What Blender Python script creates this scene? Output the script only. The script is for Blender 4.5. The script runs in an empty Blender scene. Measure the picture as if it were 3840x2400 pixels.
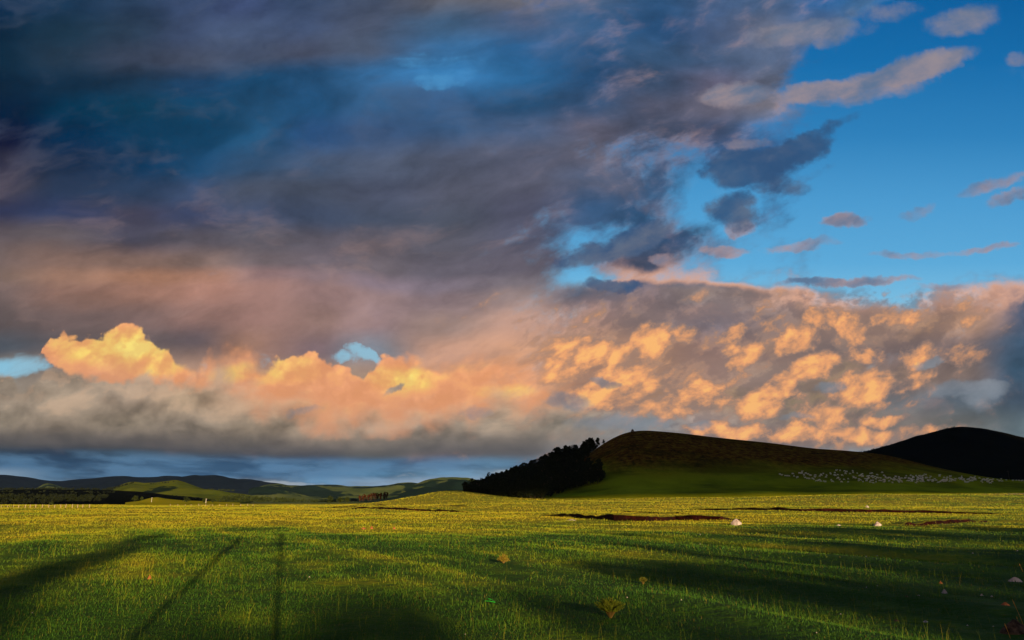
import bpy, math, random
import numpy as np
from math import radians, sin, cos, tan, pi, sqrt, atan2
from mathutils import Vector, Matrix, noise as mnoise

random.seed(7)
RNG = np.random.default_rng(11)
SC = bpy.context.scene
COL = SC.collection
EXPO = 1.6
PITCH = radians(15.0)
F = 2560.0
EYE = 1.6
CP, SP = cos(PITCH), sin(PITCH)

def ray(px, py):
    """world direction seen at a place of the photograph, scaled to y = 1"""
    a = (px - 1920.0) / F
    b = (1200.0 - py) / F
    y = CP - b * SP
    return a / y, (SP + b * CP) / y

def at(px, py, Y):
    u, v = ray(px, py)
    return Vector((u * Y, Y, EYE + v * Y))

def on_ground(px, py, z=0.0):
    u, v = ray(px, py)
    Y = (z - EYE) / v
    return Vector((u * Y, Y, z))

def lin(c):
    return c / 12.92 if c <= 0.04045 else ((c + 0.055) / 1.055) ** 2.4

def hexlin(h):
    return tuple(lin(int(h[i:i + 2], 16) / 255.0) for i in (0, 2, 4))

# ------------------------------------------------------------------ node helper
class S:
    """a socket with arithmetic"""
    def __init__(self, g, s): self.g, self.s = g, s
    def _m(self, op, *o, **k): return self.g.math(op, self, *o, **k)
    def __add__(self, o): return self._m('ADD', o)
    __radd__ = __add__
    def __mul__(self, o): return self._m('MULTIPLY', o)
    __rmul__ = __mul__
    def __sub__(self, o): return self._m('SUBTRACT', o)
    def __rsub__(self, o): return self.g.math('SUBTRACT', o, self)
    def __truediv__(self, o): return self._m('DIVIDE', o)
    def __rtruediv__(self, o): return self.g.math('DIVIDE', o, self)
    def max(self, o): return self._m('MAXIMUM', o)
    def min(self, o): return self._m('MINIMUM', o)
    def pow(self, o): return self._m('POWER', o)

class G:
    def __init__(self, tree):
        self.t = tree; self.n = tree.nodes; self.l = tree.links
    def put(self, inp, v):
        if isinstance(v, S): self.l.new(v.s, inp)
        elif v is not None:
            if inp.type == 'RGBA' and hasattr(v, '__len__') and len(v) == 3: v = (*v, 1.0)
            inp.default_value = v
    def math(self, op, a, b=None, c=None, clamp=False):
        n = self.n.new('ShaderNodeMath'); n.operation = op; n.use_clamp = clamp
        for i, x in enumerate((a, b, c)):
            if x is not None: self.put(n.inputs[i], x)
        return S(self, n.outputs[0])
    def vec(self, x=0.0, y=0.0, z=0.0):
        n = self.n.new('ShaderNodeCombineXYZ')
        for i, q in enumerate((x, y, z)): self.put(n.inputs[i], q)
        return S(self, n.outputs[0])
    def sep(self, v):
        n = self.n.new('ShaderNodeSeparateXYZ'); self.put(n.inputs[0], v)
        return [S(self, o) for o in n.outputs]
    def vm(self, op, a, b=None, scale=None):
        n = self.n.new('ShaderNodeVectorMath'); n.operation = op
        self.put(n.inputs[0], a)
        if b is not None: self.put(n.inputs[1], b)
        if scale is not None: self.put(n.inputs['Scale'], scale)
        return S(self, n.outputs['Value'] if op in ('LENGTH', 'DOT_PRODUCT', 'DISTANCE') else n.outputs[0])
    def mapping(self, v, loc=(0, 0, 0), rot=0.0, scale=(1, 1, 1), kind='TEXTURE'):
        n = self.n.new('ShaderNodeMapping'); n.vector_type = kind
        self.put(n.inputs['Vector'], v)
        n.inputs['Location'].default_value = loc
        n.inputs['Rotation'].default_value = (0, 0, rot)
        n.inputs['Scale'].default_value = scale
        return S(self, n.outputs[0])
    def noise(self, v, scale, detail=4, rough=0.55, lac=2.0, dim='2D', dist=0.0, w=None, kind='FBM'):
        n = self.n.new('ShaderNodeTexNoise'); n.noise_dimensions = dim
        try: n.noise_type = kind
        except Exception: pass
        self.put(n.inputs['Vector'], v)
        n.inputs['Scale'].default_value = scale; n.inputs['Detail'].default_value = detail
        n.inputs['Roughness'].default_value = rough; n.inputs['Lacunarity'].default_value = lac
        n.inputs['Distortion'].default_value = dist
        self.last = n
        return S(self, n.outputs['Fac'])
    def noise_color(self): return S(self, self.last.outputs['Color'])
    def voronoi(self, v, scale, smooth=0.6, dim='2D', detail=0.0):
        n = self.n.new('ShaderNodeTexVoronoi'); n.voronoi_dimensions = dim; n.feature = 'SMOOTH_F1'
        self.put(n.inputs['Vector'], v); n.inputs['Scale'].default_value = scale
        n.inputs['Smoothness'].default_value = smooth
        n.inputs['Detail'].default_value = detail
        return S(self, n.outputs['Distance'])
    def step(self, x, a, b, lo=0.0, hi=1.0, kind='SMOOTHSTEP'):
        n = self.n.new('ShaderNodeMapRange'); n.interpolation_type = kind
        self.put(n.inputs['Value'], x)
        n.clamp = False
        for k, q in zip(('From Min', 'From Max', 'To Min', 'To Max'), (a, b, lo, hi)): self.put(n.inputs[k], q)
        return S(self, n.outputs[0])
    def lc(self, p, loc=(0, 0), rot=0.0, scale=(1, 1)):
        """place p = (u, v) moved, turned and stretched, as two floats"""
        c, s = cos(rot), sin(rot)
        a = self.math('MULTIPLY_ADD', p[0], c / scale[0], self.math('MULTIPLY_ADD', p[1], s / scale[0], -(loc[0] * c + loc[1] * s) / scale[0]))
        b = self.math('MULTIPLY_ADD', p[0], -s / scale[1], self.math('MULTIPLY_ADD', p[1], c / scale[1], (loc[0] * s - loc[1] * c) / scale[1]))
        return (a, b)
    def pn(self, p, *a, **k): return self.noise(self.vec(p[0], p[1], 0.0), *a, **k)
    def pair(self, p, scale, detail, rough):
        """two independent centred noises"""
        return (self.pn(p, scale, detail, rough) - 0.5, self.pn((p[0] + 7.3, p[1] - 4.1), scale, detail, rough) - 0.5)
    def shift(self, p, q, a, b=None):
        b = a if b is None else b
        return (self.math('MULTIPLY_ADD', q[0], a, p[0]), self.math('MULTIPLY_ADD', q[1], b, p[1]))
    def gray(self, x):
        n = self.n.new('ShaderNodeCombineColor')
        for i in range(3): self.put(n.inputs[i], x)
        return S(self, n.outputs[0])
    def scalec(self, col, x): return self.mix(1.0, col, self.gray(x), 'MULTIPLY')
    def sepc(self, c):
        n = self.n.new('ShaderNodeSeparateColor'); self.put(n.inputs[0], c)
        return [S(self, o) for o in n.outputs]
    def ramp(self, x, stops, interp='LINEAR'):
        n = self.n.new('ShaderNodeValToRGB'); self.put(n.inputs[0], x)
        r = n.color_ramp; r.interpolation = interp
        while len(r.elements) < len(stops): r.elements.new(0.5)
        for e, (p, c) in zip(r.elements, sorted(stops, key=lambda q: q[0])): e.position = 0.0
        for e, (p, c) in zip(list(r.elements)[::-1], sorted(stops, key=lambda q: q[0])[::-1]):
            e.position = p
        for e, (p, c) in zip(r.elements, sorted(stops, key=lambda q: q[0])):
            e.color = c if len(c) == 4 else (*c, 1.0)
        self.lastramp = n
        return S(self, n.outputs[0])
    def alpha(self): return S(self, self.lastramp.outputs[1])
    def mix(self, f, a, b, blend='MIX'):
        n = self.n.new('ShaderNodeMix'); n.data_type = 'RGBA'; n.blend_type = blend; n.clamp_factor = True
        self.put(n.inputs[0], f); self.put(n.inputs[6], a); self.put(n.inputs[7], b)
        return S(self, n.outputs[2])
    def curve(self, x, pts, x0, x1):
        """float curve through (x, y) points; y any range"""
        ys = [p[1] for p in pts]; lo, hi = min(ys), max(ys)
        xn = self.step(x, x0, x1, kind='LINEAR')
        st = []
        for p in sorted(pts): st.append(((p[0] - x0) / (x1 - x0), ((p[1] - lo) / (hi - lo + 1e-9),) * 3))
        r = self.ramp(xn, st, 'LINEAR')
        return self.sepc(r)[0] * (hi - lo) + lo

# ------------------------------------------------------------------ sun
SUN_EL = radians(9.0)
AZ_AWAY = math.atan((1060 - 1920) / F / (CP + 0.0723)) # where shadows run to, from +Y towards +X
sun_from = Vector((-sin(AZ_AWAY) * cos(SUN_EL), -cos(AZ_AWAY) * cos(SUN_EL), sin(SUN_EL)))

# ------------------------------------------------------------------ world sky
COLS = list(range(0, 3841, 240))
#      0      240    480    720    960    1200   1440   1680   1920   2160   2400   2640   2880   3120   3360   3600   3840
GRID = [
(0,   "0a2a459 18344c9 2c40589 3c4a669 4652749 3c4a649 4c54689 6a64689 7a6e6c9 4c5c749 34587c9 485c7a9 4a607e8 2860905 5880a85 5880a80 5880a80"),
(100, "08283e9 1c36489 3244589 424e689 4c58729 44506a9 5056689 445e789 48566e9 34587a9 2c50749 4656729 6a6c7c9 5a6c8a6 5c80a01 5c80a00 5c80a00"),
(200, "0c2c409 283c4e9 40485a9 4a50629 464e629 4c50629 525a6c8 3c6c947 2c5c849 2850749 3c58769 4658729 606c848 5a6c8a1 5c80a00 5c80a00 5c80a00"),
(300, "08263c9 102e449 1c3a529 2044649 1c4c6e9 2854789 3868908 4080b06 2c60889 2c52769 4658729 70687a9 6a6c7c6 5a6c8a0 5c80a00 5c80a00 5c80a00"),
(400, "001c369 00344e9 0a3c559 1044629 2048669 2452769 345a7c9 34587c9 2c54769 3852709 5e5e709 6c64709 80767c7 606c841 5c80a00 5c80a00 5c80a00"),
(500, "000c309 002c4a9 0a3a569 1246669 2452729 2c4e749 3c54749 3c58789 4a5a749 645e6c9 50566a9 4650687 4c70984 3c60882 5c80a00 5c80a00 5c80a00"),
(600, "322f409 142c489 0c38589 1c46669 34506c9 4858709 5a60729 5a5c6c9 5c5c6c9 66606c9 50607c7 3c587c4 34547c6 3c60882 5c80a00 5c80a00 5c80a00"),
(700, "4c44509 28364e9 2c3e589 3846609 4a50609 4c52629 5054669 5858669 5c5a689 505a709 3c56748 4c70942 2c50746 3c60881 5c80a00 5c80a00 5c80a00"),
(800, "3034509 303a589 403e509 3c44609 424c649 404a609 444c5e9 4c505e9 5050629 3c5c809 34587c8 4c70943 34587e5 3c60881 5c80a00 5c80a00 5c80a00"),
(900, "584e549 60565a9 4c4a5a9 5c56609 5c58629 5c56609 6058609 5c5a669 54566a9 4c6c946 34547a8 3c56786 5878983 5878980 5c80a00 5c80a00 5c80a00"),
(1000,"70605e9 886c629 8a6e649 806a649 6c60649 685e669 685f669 68626e9 6c66749 5c5c727 4650688 6870883 5878980 5878980 5c80a00 5c80a00 5c80a00"),
(1050,"7a665e9 a07a689 b080689 a67a689 8c70709 7e6a6e9 80707a9 8074809 80767e9 6a7c905 6064785 6870883 8878800 8878800 8878800 8878800 5c68803"),
(1100,"6c5c5a9 906e629 a076669 a67a6c9 98746c9 8c706e9 8c74749 8e7a7e9 9a86849 505e749 8a7a809 90807c9 a08a848 b08c805 b48c784 b48c784 5c68807"),
(1200,"6054549 6c5a589 7c64609 906e669 98746c9 94766f9 90787a9 a0867e9 b8907e9 b48c7c9 9c847e9 80767e9 8c78749 a0806c9 a886709 b48c729 50607a9"),
(1300,"5056609 6054549 6a5c5c9 6a5c609 9c76669 806a6e9 78808c6 bc907a9 d09a789 c4967a9 cc98729 a07c6c9 8c70609 7a6a649 7c6a649 7a6c6c9 46607a9"),
(1400,"8c80742 7c706a9 a08c7c9 b08c789 b8907c9 a08c809 a88c789 d49c789 dc9c749 d89a709 d09a709 a07c689 9880709 9880609 8c74649 8c78709 3c58709"),
(1500,"8c80749 9888789 a08c7c9 b094789 b890749 c89c7c9 c89c7c9 a88c7c9 d0a0809 cc9a789 cc9a709 b08c709 9080689 9880689 6c6c709 5c68749 46586c9"),
(1600,"706a609 8074689 8c80709 9084789 90806f9 a08c7a9 a894849 9484789 a090809 9490889 84888a9 a090889 8c7c709 98806c9 8078709 70706e9 6070789"),
(1660,"4c4e4e9 4c4c4c9 504c4a9 58524e9 605a549 7c70669 786e669 6c68669 6a66649 8c88849 9ca0a49 9c84789 9c84789 9c84789 9c84789 7078789 6070789"),
(1700,"38424e9 303c4c9 34424f9 4046509 4648509 4446509 50504e9 54505a9 5c5c629 80848c9 8890989 8890989 8890989 8890989 8890989 7080889 6070789"),
(1750,"14446a9 20466a9 385c7e9 406c949 34608a9 3c68909 38648c9 3c60849 6088a49 80848c9 8890989 8890989 8890989 8890989 8890989 7080889 6070789"),
(1780,"a0aab09 1c44649 3054789 305c849 2c58809 386a949 4480a89 70a0c09 90a8b89 80848c9 8890989 8890989 8890989 8890989 8890989 7080889 6070789"),
(1810,"b0b8b89 5c78909 2c54789 2c58809 98a0a89 70a0c49 a8b8c89 c0c4c89 b0b8c09 80848c9 8890989 8890989 8890989 8890989 8890989 7080889 6070789"),
(1870,"6c90b09 6c90b09 4c78989 4c78989 88a0a89 70a0c49 a8b8c89 b0b4b89 9098a09 80848c9 8890989 8890989 8890989 8890989 8890989 7080889 6070789"),
]

def build_world():
    w = bpy.data.worlds.new("World"); SC.world = w; w.use_nodes = True
    t = w.node_tree; t.nodes.clear(); g = G(t)
    tc = t.nodes.new('ShaderNodeTexCoord')
    d = S(g, tc.outputs['Generated'])
    x, y, z = g.sep(d)
    ys = g.math('ABSOLUTE', y).max(0.12)
    u = x / ys
    v = z / ys
    P = (u, v)
    UX0, UX1 = -1.0, 1.0

    # clear sky
    sky = t.nodes.new('ShaderNodeTexSky'); sky.sky_type = 'NISHITA'; sky.sun_disc = False
    sky.sun_elevation = SUN_EL; sky.sun_rotation = atan2(sun_from.x, sun_from.y)
    sky.air_density = 1.0; sky.dust_density = 0.3; sky.ozone_density = 2.0
    nish = S(g, sky.outputs[0])
    vclear = [(1.0, "004a90"), (0.86, "0662a4"), (0.72, "1472b4"), (0.58, "3088c6"), (0.46, "50a4dc"),
              (0.36, "62b4e6"), (0.29, "84caee"), (0.16, "90c8e0"), (0.0, "a8c4d0")]
    clear = g.ramp(v, [(p, hexlin(h)) for p, h in vclear], 'LINEAR')
    clear = g.mix(0.12, clear, g.mix(1.0, nish, (0.02, 0.02, 0.02), 'MULTIPLY'))

    # broad warps
    c1 = g.pair(g.lc(P, rot=radians(12), scale=(1.9, 1.0)), 3.2, 5, 0.55)
    n1 = c1[0] + 0.5
    uw, vw = g.shift(P, c1, 0.17, 0.085)
    # lighter warp low in the sky, where the bands are thin
    damp = g.step(v, 0.02, 0.32)
    uw = g.math('MULTIPLY_ADD', uw - u, g.math('MULTIPLY_ADD', damp, 0.6, 0.4), u)
    vw = g.math('MULTIPLY_ADD', vw - v, g.math('MULTIPLY_ADD', damp, 0.85, 0.15), v)

    # control grid of cloud colour and cover, looked up by direction
    col = alp = None; prev = None
    for py, row in GRID[::-1]:
        cells = row.split()
        _, vr = ray(0, py)
        st = []
        for px, c in zip(COLS, cells):
            ur, _ = ray(px, py)
            st.append(((ur - UX0) / (UX1 - UX0), (*hexlin(c[:6]), int(c[6]) / 9.0)))
        rc = g.ramp(g.step(uw, UX0, UX1, kind='LINEAR'), st, 'EASE')
        ra = g.alpha()
        if col is None: col, alp = rc, ra
        else:
            k = g.step(vw, prev, vr)
            col = g.mix(k, col, rc)
            alp = alp + k * (ra - alp)
        prev = vr

    # fine cloud structure
    Pj = g.shift(P, g.pair(P, 9, 8, 0.62), 0.085, 0.05)
    nF = g.pn(P, 34, 6, 0.65) - 0.5
    Pr = g.lc(P, rot=radians(24), scale=(2.1, 1.0))
    Pr = g.shift(Pr, c1, 0.10)
    nA = g.pn(Pr, 9.0, 8, 0.6)
    nB = g.pn((Pr[0] + 0.012, Pr[1] - 0.022), 9.0, 8, 0.6)      # the same field a little nearer the sun side
    rel = (nB - nA)
    a0 = alp + (nA - 0.5) * g.step(u, -0.25, 0.2, 0.5, 1.5) + (n1 - 0.5) * 0.6
    cov = g.step(a0 + nF * 0.35, 0.26, 0.80)
    mott = g.pn(g.shift(g.lc(P, loc=(3, 1), rot=radians(6), scale=(2.2, 1.0)), c1, 0.12), 4.5, 7, 0.56)
    m3 = g.pn(g.shift(g.lc(P, loc=(1, 2), rot=radians(8), scale=(1.9, 1.0)), c1, 0.16), 11.0, 8, 0.60)
    m4 = g.pn(g.shift(g.lc((P[0] + 0.012, P[1] - 0.016), loc=(1, 2), rot=radians(8), scale=(1.9, 1.0)), c1, 0.16), 11.0, 8, 0.60)
    shade = g.math('MULTIPLY_ADD', (mott - 0.5), 0.9, 1.0) + rel * g.step(u, -0.2, 0.3, 0.5, 0.9) + (m3 - 0.5) * 0.85 + (m4 - m3) * 1.1 + nF * 0.22
    deck = g.scalec(col, shade.max(0.2))
    deck = g.mix(g.step(v, 0.36, 0.55), deck, g.mix(1.0, deck, (0.84, 0.95, 1.06), 'MULTIPLY'))
    # thin edges catch more light
    rim = g.step(a0, 0.40, 0.62) * g.step(a0, 0.95, 0.62) * g.step(u, -0.1, 0.3)
    deck = g.mix(g.step(m3, 0.52, 0.72) * g.step(v, 0.30, 0.55, 0.26, 0.20), deck, g.mix(g.step(v, 0.30, 0.62), hexlin("b8948a"), hexlin("5e6a82")))
    deck = g.mix(rim * g.step(rel, -0.08, 0.25) * 0.35, deck, hexlin("d8a890"))
    rim2 = g.step(a0, 0.36, 0.60) * g.step(a0, 1.05, 0.65) * g.step(v, 0.375, 0.335) * g.step(v, 0.26, 0.30) * g.step(u, 0.10, 0.20)
    deck = g.mix(rim2 * 0.75, deck, hexlin("ecb090"))
    out = g.mix(cov, clear, deck)

    # one soft ellipse as a small node group: 1 inside, 0 outside
    bt = bpy.data.node_groups.new('soft_ellipse', 'ShaderNodeTree')
    for nm in ('u', 'v', 'a', 'b', 'c', 'd', 'e', 'f', 'amp', 'other'):
        bt.interface.new_socket(nm, in_out='INPUT', socket_type='NodeSocketFloat')
    bt.interface.new_socket('out', in_out='OUTPUT', socket_type='NodeSocketFloat')
    gb = G(bt); gi = bt.nodes.new('NodeGroupInput'); go = bt.nodes.new('NodeGroupOutput')
    I = [S(gb, o) for o in gi.outputs]
    ma = gb.math('MULTIPLY_ADD', I[0], I[2], gb.math('MULTIPLY_ADD', I[1], I[3], I[4]))
    mb = gb.math('MULTIPLY_ADD', I[0], I[5], gb.math('MULTIPLY_ADD', I[1], I[6], I[7]))
    q = gb.step(gb.math('MULTIPLY_ADD', ma, ma, mb * mb), 1.0, 0.0, 0.0, 1.0)
    bt.links.new((q * I[8]).max(I[9]).s, go.inputs[0])

    def blob(px, py, rx, ry, rot=0.0, amp=1.0, src=None, other=None):
        uc, vc = ray(px, py)
        k = ray(px + rx, py)[0] - uc
        h = ray(px, py - ry)[1] - vc
        c, s = cos(radians(rot)), sin(radians(rot))
        n = t.nodes.new('ShaderNodeGroup'); n.node_tree = bt
        src = src or P
        for i, x_ in enumerate((src[0], src[1], c / k, s / k, -(uc * c + vc * s) / k, -s / h, c / h, (uc * s - vc * c) / h, amp, other)):
            g.put(n.inputs[i], x_)
        return S(g, n.outputs[0])

    def field(lst, src=None):
        f = None
        for b in lst:
            f = blob(*b, src=src, other=f)
        return f

    # small free clouds in the blue on the right
    small = [(3400, 265, 400, 62, 17, 1.1), (3080, 345, 300, 58, 8, 1.0), (3250, 330, 330, 70, 12, .7), (3020, 120, 330, 70, 8, .6), (3330, 45, 190, 60, 8, .55), (3620, 75, 190, 75, 14, .8), (2760, 355, 190, 62, 4, .9),
             (3160, 835, 130, 36, 4, .85), (2760, 850, 90, 42, 14, .8), (2720, 935, 130, 30, 0, .8), (2500, 965, 80, 38, 0, .7),
             (3420, 955, 260, 20, 6, .62), (3690, 925, 180, 22, 10, .62), (3000, 925, 190, 26, 6, .5),
             (3740, 700, 190, 34, 14, .66), (3800, 745, 160, 32, 16, .7), (3450, 790, 120, 30, 14, .5), (3180, 1058, 330, 24, 3, .9),
             (3820, 215, 70, 40, 20, .5), (2800, 545, 130, 30, -4, .5), (3520, 1075, 160, 22, 0, .5)]
    fs = field(small, Pj)
    ss = fs + ((nA - 0.5) * 0.8 + nF * 0.55) * g.step(fs, 0.0, 0.3)
    sm = g.step(ss, 0.10, 0.95)
    warmth = g.step(v, 0.84, 0.30)
    scol = g.mix(warmth, hexlin("958c92"), hexlin("b8938c"))
    scol = g.mix(g.step(rel + (ss - 0.6) * -0.10, -0.26, 0.20), hexlin("5c7290"), scol)
    out = g.mix(sm * 0.92, out, scol)

    # dark drifting cloud in the gap
    fd = field([(2790, 640, 190, 105, 0, 1), (2960, 590, 270, 62, 25, .95), (3100, 500, 230, 40, 32, .7), (2760, 790, 150, 100, 20, .95), (2900, 690, 180, 60, 10, .7), (3000, 660, 300, 30, 24, .5), (2400, 880, 230, 75, 20, 1), (2200, 960, 230, 60, 15, .9), (2280, 1070, 150, 40, 0, .9)], Pj)
    dk = g.step(fd + ((nA - 0.5) * 1.2 + nF * 0.5) * g.step(fd, 0.0, 0.3), 0.20, 0.80)
    out = g.mix(dk * 0.93, out, g.mix(g.step(rel, -0.15, 0.30), hexlin("30527a"), hexlin("626c80")))
    # holes
    fh = field([(2610, 650, 46, 110, 0, .8), (2700, 720, 60, 30, 0, .6), (1690, 275, 190, 70, 12, .85), (1560, 230, 120, 40, 0, .6), (1540, 60, 60, 50, 0, .35), (1370, 1335, 80, 34, -20, 1.0), (1290, 1340, 60, 26, 0, .8), (60, 1370, 150, 60, 0, 1.1), (20, 1440, 90, 40, 0, .6),
                (745, 1385, 45, 45, 0, .7), (1010, 1345, 40, 40, 0, .5), (2160, 1052, 160, 20, 4, .9), (2290, 830, 60, 34, 0, .6), (2250, 900, 110, 26, 0, .6)], Pj)
    hole = g.step(fh + ((nA - 0.5) * 1.8 + nF * 1.2) * g.step(fh, 0.0, 0.4), 0.25, 1.15)
    out = g.mix(hole * 0.8 * g.step(m3, 0.36, 0.54), out, g.mix(g.step(v, 0.55, 0.30), hexlin("4a90c4"), hexlin("90c4dc")))

    # mottled glowing puffs on the right
    puffs = [(2225, 1325, 260, 70, -4, 1.0), (2440, 1290, 80, 85, 20, .95), (2200, 1490, 230, 52, -6, 1.0), (2330, 1430, 300, 110, -6, .72), (2650, 1470, 110, 75, 20, .95), (2860, 1500, 130, 80, 15, .95),
             (2730, 1615, 230, 48, -4, .9), (3080, 1205, 110, 55, 18, .9), (3225, 1215, 120, 70, 10, 1.0), (2985, 1290, 110, 60, 30, .95), (3065, 1370, 110, 62, 15, 1.0), (3270, 1330, 80, 45, 10, .85),
             (3440, 1330, 130, 75, 0, .75), (3590, 1340, 130, 65, 10, .72), (3225, 1445, 150, 75, 20, 1.0), (3100, 1560, 140, 75, 5, .95), (3310, 1568, 140, 36, 5, .85), (3000, 1640, 220, 48, 0, .9),
             (3260, 1628, 230, 46, 0, .88), (3480, 1612, 230, 42, 0, .75), (3440, 1420, 190, 42, 8, .7), (3640, 1175, 200, 80, 0, .62), (2540, 1250, 90, 50, 0, .7), (2740, 1260, 80, 45, 20, .7), (2780, 1330, 90, 50, 20, .75),
             (3350, 1180, 260, 55, 0, .60), (2950, 1450, 160, 60, 20, .75), (3700, 1520, 90, 30, 0, .5), (2500, 1510, 160, 60, 0, .7), (2100, 1390, 200, 60, 0, .62)]
    fp = field(puffs, Pj)
    Pk = g.shift(g.lc(P, rot=radians(30), scale=(1.7, 1.0)), c1, 0.06)
    m1 = g.pn(Pk, 27.0, 6, 0.60)
    m2 = g.pn((Pk[0] - 0.005, Pk[1] + 0.009), 27.0, 6, 0.60)
    relk = m1 - m2
    zone = g.step(g.step(u, 0.0, 0.14) * g.step(v, 0.335, 0.30) * g.step(u - v * 0.8, 0.58, 0.40), 0.0, 1.0)
    # darker ribs between the puffs
    ribs = g.step(m1, 0.56, 0.42) * zone
    out = g.mix(ribs * 0.5, out, hexlin("685c60"))
    m5 = g.pn(Pk, 62.0, 5, 0.6) - 0.5
    I = fp * 0.80 + (m1 - 0.5) * 1.45 + relk * 0.9 + m5 * 0.9 + zone * 0.05 + (mott - 0.5) * 0.5
    I = I - 0.03 - g.step(v + u * 0.25, 0.36, 0.47) * 0.20 - g.step(u, 0.35, 0.7) * 0.10
    pcol = g.ramp(I, [(0.0, hexlin("84726e")), (0.25, hexlin("9c7e70")), (0.5, hexlin("c4906e")), (0.75, hexlin("f0a670")), (1.0, hexlin("ffbc72"))])
    bank = g.step(u + (m1 - 0.5) * 0.4, -0.12, 0.16) * g.step(v, 0.335, 0.29) * g.step(u - v * 0.9, 0.66, 0.42)
    pm = (bank * g.step(I, -0.05, 0.45)).max(g.step(I, 0.30, 0.75) * g.step(fp, 0.0, 0.5))
    out = g.mix(pm * 0.93 * g.step(v, 0.40, 0.31), out, pcol)
    # blue grey fragments in front
    ff = field([(3480, 1375, 120, 26, 6, .9), (3620, 1470, 220, 40, 6, .85), (3690, 1490, 120, 66, 20, .75), (3130, 1440, 80, 34, 20, .8), (2120, 1500, 130, 50, -20, .8), (2330, 1580, 260, 50, 0, .9), (2980, 1570, 110, 26, 0, .8),
                (2290, 1440, 90, 26, -20, .7), (1900, 1420, 40, 70, 0, .6), (1500, 1463, 64, 18, 20, .74), (1140, 1545, 110, 30, 0, .72), (1790, 1540, 110, 36, 0, .8), (2050, 1500, 90, 40, 0, .7), (2640, 1590, 70, 30, 0, .7)], Pj)
    fm = g.step(ff + ((nA - 0.5) * 1.2 + nF * 0.5) * g.step(ff, 0.0, 0.3), 0.22, 0.95)
    frag_col = g.mix(g.step(rel, -0.2, 0.2), hexlin("66707c"), hexlin("8a929c"))

    # towering cumulus, lit
    Q = lambda px, py: ray(px, py)
    def edge(pts):
        return g.curve(ub, [Q(*p) for p in pts], UX0, UX1)
    Pb = g.shift(P, c1, 0.05)
    bl = g.voronoi(g.vec(Pb[0], Pb[1], 0.0), 26.0, 0.35, detail=2.0)
    bl2 = g.pn(P, 60, 5, 0.6)
    ub = u + (g.pn(P, 30, 4, 0.55) - 0.5) * 0.02
    top1 = edge([(-200, 1500), (130, 1420), (152, 1300), (190, 1240), (238, 1212), (300, 1250), (375, 1232), (410, 1212), (470, 1203), (510, 1222), (560, 1243), (590, 1275), (640, 1290), (690, 1345), (745, 1400), (775, 1345),
                 (850, 1318), (940, 1318), (990, 1372), (1060, 1332), (1150, 1306), (1210, 1330), (1280, 1360), (1360, 1392), (1420, 1345), (1520, 1325), (1600, 1365), (1650, 1395), (1720, 1352), (1820, 1345), (1950, 1380), (2100, 1450)])
    fz = (top1 - v) + (0.42 - bl) * 0.024 + (bl2 - 0.5) * 0.018
    soft = g.curve(u, [Q(p[0], p[1]) for p in [(-200, 1600), (600, 1600), (780, 1300), (950, 1300), (1040, 1600), (1340, 1600), (1500, 1500), (1700, 1400), (2100, 1300)]], UX0, UX1)
    wdt = g.step(soft, 0.10, 0.28, 0.004, 0.030)
    b1 = g.step(fz, wdt * -1.0, wdt)
    bot = g.curve(ub, [Q(*p) for p in [(-200, 1200), (120, 1290), (150, 1312), (190, 1365), (240, 1392), (320, 1470), (450, 1650), (3800, 1650)]], UX0, UX1)
    b1 = b1 * g.step(v - bot + (bl2 - 0.5) * 0.012, -0.004, 0.004)
    b1 = b1 * g.step(u + (m1 - 0.5) * 0.45, 0.14, -0.08)
    hotf = field([(470, 1300, 260, 110, 0, 1.0), (300, 1290, 170, 90, 0, .8), (560, 1350, 220, 90, 0, .75), (880, 1400, 120, 46, 10, .62), (1080, 1390, 190, 70, 0, .62), (1500, 1420, 170, 70, 0, .8), (1900, 1470, 160, 40, 0, .5)])
    r1 = g.pn(Pb, 17, 7, 0.55)
    r2 = g.pn((Pb[0] + 0.006, Pb[1] - 0.014), 17, 7, 0.55)
    relb = (r1 - r2) * 0.8 + (0.4 - bl) * 0.03
    deep = top1 - v
    lit = g.ramp(hotf * 0.92 + relb * 1.7 + nF * 0.35 + (n1 - 0.5) * 0.5, [(0.0, hexlin("f0a476")), (0.25, hexlin("fdb276")), (0.55, hexlin("ffc474")), (0.80, hexlin("ffd672")), (1.0, hexlin("ffe67c"))])
    lit = g.mix(g.step(relb, 0.05, -0.16) * 0.5, lit, hexlin("d8905c"))
    lit = g.mix(g.step(deep, 0.035, 0.11) * 0.75, lit, hexlin("d89c78"))
    lit = g.mix(g.step(bl + (bl2 - 0.5) * 0.3, 0.42, 0.72) * 0.28, lit, hexlin("d08a60"))
    out = g.mix(b1 * 0.97, out, lit)

    # grey body in front of the towers
    top2 = edge([(-200, 1380), (0, 1395), (45, 1418), (85, 1462), (120, 1440), (160, 1395), (200, 1375), (290, 1382), (330, 1408), (450, 1420), (620, 1410), (700, 1430), (770, 1440), (815, 1395), (860, 1396), (930, 1440),
                 (970, 1490), (1080, 1530), (1200, 1575), (1400, 1585), (1600, 1570), (1760, 1535), (1850, 1500), (1960, 1510), (2080, 1530), (2300, 1560)])
    fz2 = (top2 - v) + (0.42 - bl) * 0.012 + (r1 - 0.5) * 0.09 * g.step(u, -0.66, -0.52)
    g1 = g.pn(g.shift(g.lc(P, scale=(1.5, 1.0)), c1, 0.10), 13, 6, 0.52)
    g2 = g.pn(g.shift(g.lc((P[0] + 0.006, P[1] - 0.016), scale=(1.5, 1.0)), c1, 0.10), 13, 6, 0.52)
    fuzz = g.step(u, -0.60, -0.35, 0.005, 0.032)
    b2 = g.step(fz2, fuzz * -1.0, fuzz) * g.step(u + (g1 - 0.5) * 0.25, 0.24, 0.02)
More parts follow.
